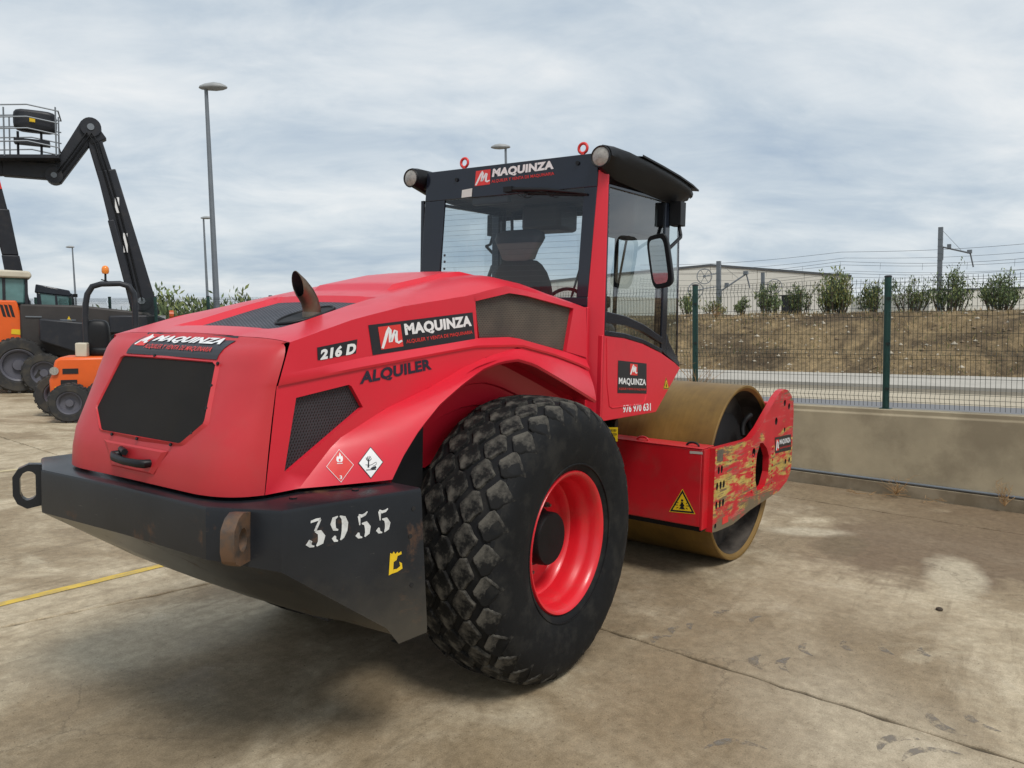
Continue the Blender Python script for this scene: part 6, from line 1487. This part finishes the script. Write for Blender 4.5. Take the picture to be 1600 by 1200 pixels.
# --- compact orange loader with roll bar
D5 = 15.0
L5 = Local(far(150, 600, D5), -8); e5 = thing('compact_loader', L5, 'small orange articulated loader with grey roll bar and amber beacon', 'loader')
k5 = D5 / FPX
def P5(px, py, y): return Vector(((px - 150) * k5 * L5.k, y, max(0, CAM_LOC.z + (HZ(px) - py) * k5)))
mb = MB(); mb.prism([P5(a, b, -.35) for a, b in ((84, 610), (83, 590), (88, 580), (92, 560), (100, 556), (168, 556), (172, 600), (168, 626), (100, 628), (90, 622))], (0, 1.0, 0)); part(mb, 'engine_cover', M['orange'], e5, bevel=.05)
for (a, b, c_, d_) in ((104, 573, 128, 581), (101, 590, 126, 598)):
    mb = MB(); mb.prism([P5(a, d_, -.36), P5(c_, d_, -.36), P5(c_, b, -.36), P5(a, b, -.36)], (0, .01, 0)); part(mb, 'vent_slot', M['dark'], e5)
mb = MB(); mb.tube([P5(92, 576, -.36), P5(92, 576, -.40)], .075, 16); part(mb, 'head_lamp', M['lens'], e5)
mb = MB(); mb.tube([P5(112, 611, -.34), P5(112, 611, -.42)], .06, 14); mb.cbox(P5(112, 611, -.36), (.16, .03, .12)); part(mb, 'tow_coupling', M['grey'], e5)
mb = MB(); mb.prism([P5(92, 610, -.36), P5(101, 612, -.36), P5(101, 602, -.36), P5(92, 600, -.36)], (0, .01, 0)); part(mb, 'yellow_sticker', M['yellow'], e5)
far_wheel(e5, (P5(118, 0, 0).x, -.55, .36), .36, .30, rimd); far_wheel(e5, (P5(84, 0, 0).x, .55, .42), .42, .34, rimd); far_wheel(e5, (P5(175, 0, 0).x, -.5, .40), .40, .32, rimd); far_wheel(e5, (P5(168, 0, 0).x, .9, .40), .40, .32, rimd)
rb = []
for a, b in ((137, 560), (134, 500), (135, 475), (138, 460), (146, 448), (160, 444), (190, 443), (204, 447), (212, 458), (214, 475), (214, 510), (212, 555)): rb.append(P5(a, b, .1))
mb = MB(); mb.tube(rb, .055, 10); part(mb, 'roll_bar', M['charcoal'], e5, smooth=60)
mb = MB(); mb.tube([P5(167, 442, .1), P5(167, 428, .1)], .02, 8); mb.tube([P5(160, 437, .1), P5(174, 441, .1)], .012, 6); bc = part(mb, 'beacon_stem', M['black'], e5)
mb = MB(); rows = [[P5(167, y_, .1) + Vector((r_ * math.cos(k * math.pi / 8), r_ * math.sin(k * math.pi / 8), 0)) for k in range(16)] for y_, r_ in ((428, .05), (425, .065), (420, .065), (417, .05), (415.5, .02))]; mb.grid(rows, 0, True); mb.face(rows[-1]); part(mb, 'beacon_lens', pbr('amber', (.75, .22, .03), .2), bc, smooth=60)
mb = MB(); rbox(mb, P5(152, 530, .2), (.42, .3, .75), 4); rbox(mb, P5(165, 550, .25), (.6, .5, .2), 4); part(mb, 'seat', M['black'], e5, smooth=60)
mb = MB(); mb.tube([P5(178, 560, .3), P5(182, 535, .4)], .03, 8); ring = [P5(184, 530, .4) + Vector((.16 * math.cos(a), .1 * math.sin(a), .08 * math.sin(a))) for a in [k * math.pi / 10 for k in range(21)]]; mb.tube(ring, .015, 6, caps=False); part(mb, 'steering_wheel', M['black'], e5, smooth=60)
mb = MB(); mb.box(tuple(P5(122, 556, -.25)), tuple(P5(140, 535, .05)), 0); part(mb, 'white_box', M['cream'], e5, bevel=.02)
mb = MB(); mb.cbox(P5(195, 585, .3), (.9, .7, .6)); part(mb, 'front_chassis', M['charcoal'], e5, bevel=.04)
# --- low loader trailer in the background
L6 = Local(far(185, 600, 27), 0); e6 = thing('flatbed_trailer', L6, 'low white and red flatbed trailer behind the roll bar', 'trailer'); k6 = 27 / FPX
def P6(px, py, y): return Vector(((px - 185) * k6 * L6.k, y, max(.0, CAM_LOC.z + (HZ(px) - py) * k6)))
mb = MB(); mb.prism([P6(150, 502, 0), P6(262, 502, 0), P6(262, 493, 0), P6(150, 493, 0)], (0, 2.2, 0)); part(mb, 'deck', flat('pale_grey', (.42, .42, .42)), e6)
mb = MB(); mb.prism([P6(150, 507, .02), P6(262, 507, .02), P6(262, 502.5, .02), P6(150, 502.5, .02)], (0, 2.1, 0)); part(mb, 'frame_rail', M['vred'], e6)
mb = MB(); rbox(mb, P6(159, 494, -.05), (.35, .3, .3), 4); part(mb, 'red_lamp_box', M['vred'], e6)
for c in (170, 195, 240): far_wheel(e6, (P6(c, 0, 0).x, .1, .45), .45, .3, rimd)
# --- street lamps
def lamp(px, py, depth, hp, label, rpole, flip=1):
    top = far(px, py, depth); H_ = top.z / TV.z; base = top - TV * H_; e_ = plumb(empty('lamp_post', base))
    d_ = (far(px, py, depth) - far(px + hp, 497, depth)); 
    mb = MB(); mb.tube([(0, 0, 0), (0, 0, H_ * .15), (0, 0, H_)], [rpole * 1.5, rpole * 1.3, rpole * .7], 12); part(mb, 'pole', M['galv'], e_, smooth=60)
    mb = MB(); mb.tube([(0, 0, 0), (0, 0, .9)], rpole * 1.9, 12); part(mb, 'base_sleeve', M['galv'], e_, smooth=60)
    mb = MB(); rows = []
    for t, w_, h_ in ((-.20, .04, .02), (-.15, .12, .07), (0, .18, .12), (.25, .22, .15), (.45, .18, .12), (.58, .10, .06), (.62, .03, .02)):
        c = CR_ * t * flip; rows.append([c + CF * w_ * math.cos(k * math.pi / 8) + Vector((0, 0, H_ + .05 + h_ * math.sin(k * math.pi / 8) * (1 if math.sin(k * math.pi / 8) > 0 else .5))) for k in range(16)])
    mb.grid(rows, 0, True); mb.face(rows[0]); mb.face(rows[-1]); h_ = part(mb, 'lamp_head', pbr('lamp_head', (.30, .31, .31), .5), e_, smooth=60)
    mb = MB(); mb.box((-.12, -.10, -.035), (.12, .10, .0)); o = part(mb, 'lamp_glass', flat('lamp_glass', (.45, .46, .44)), h_); o.location = CR_ * .25 * flip + Vector((0, 0, H_ + .03))
    tag(e_, label, 'lamp post', 'yard lamp posts')
lamp(322, 140, 23, 18, 'nearest tall lamp post standing left of the hood', .075)
lamp(318, 342, 56, 8, 'far lamp post just left of the nearest tall one', .085)
lamp(113, 387, 75, 6, 'smallest far lamp post behind the parked machines', .085, -1)
lamp(790, 232, 33, 6, 'lamp post whose head shows above the cab roof', .07, -1)
# --- hedge and shrubs along the far end of the yard
ORD = ['leftmost', 'second', 'third', 'fourth', 'fifth', 'sixth', 'seventh', 'rightmost']
for i, px in enumerate((222, 246, 268, 290, 311, 333, 356, 380)):
    p = far(px, 505, 40 + (i % 3) * 1.3); p.z = -.6
    bush('shrub', p, 3.0 + .35 * (i % 2) + random.uniform(-.2, .2), 3.4, 2600, (5, 4, 3, 0), ORD[i] + ' green shrub of the hedge behind the far lamp posts', 'shrub', 'hedge at the far end of the yard', leaf=1.9)
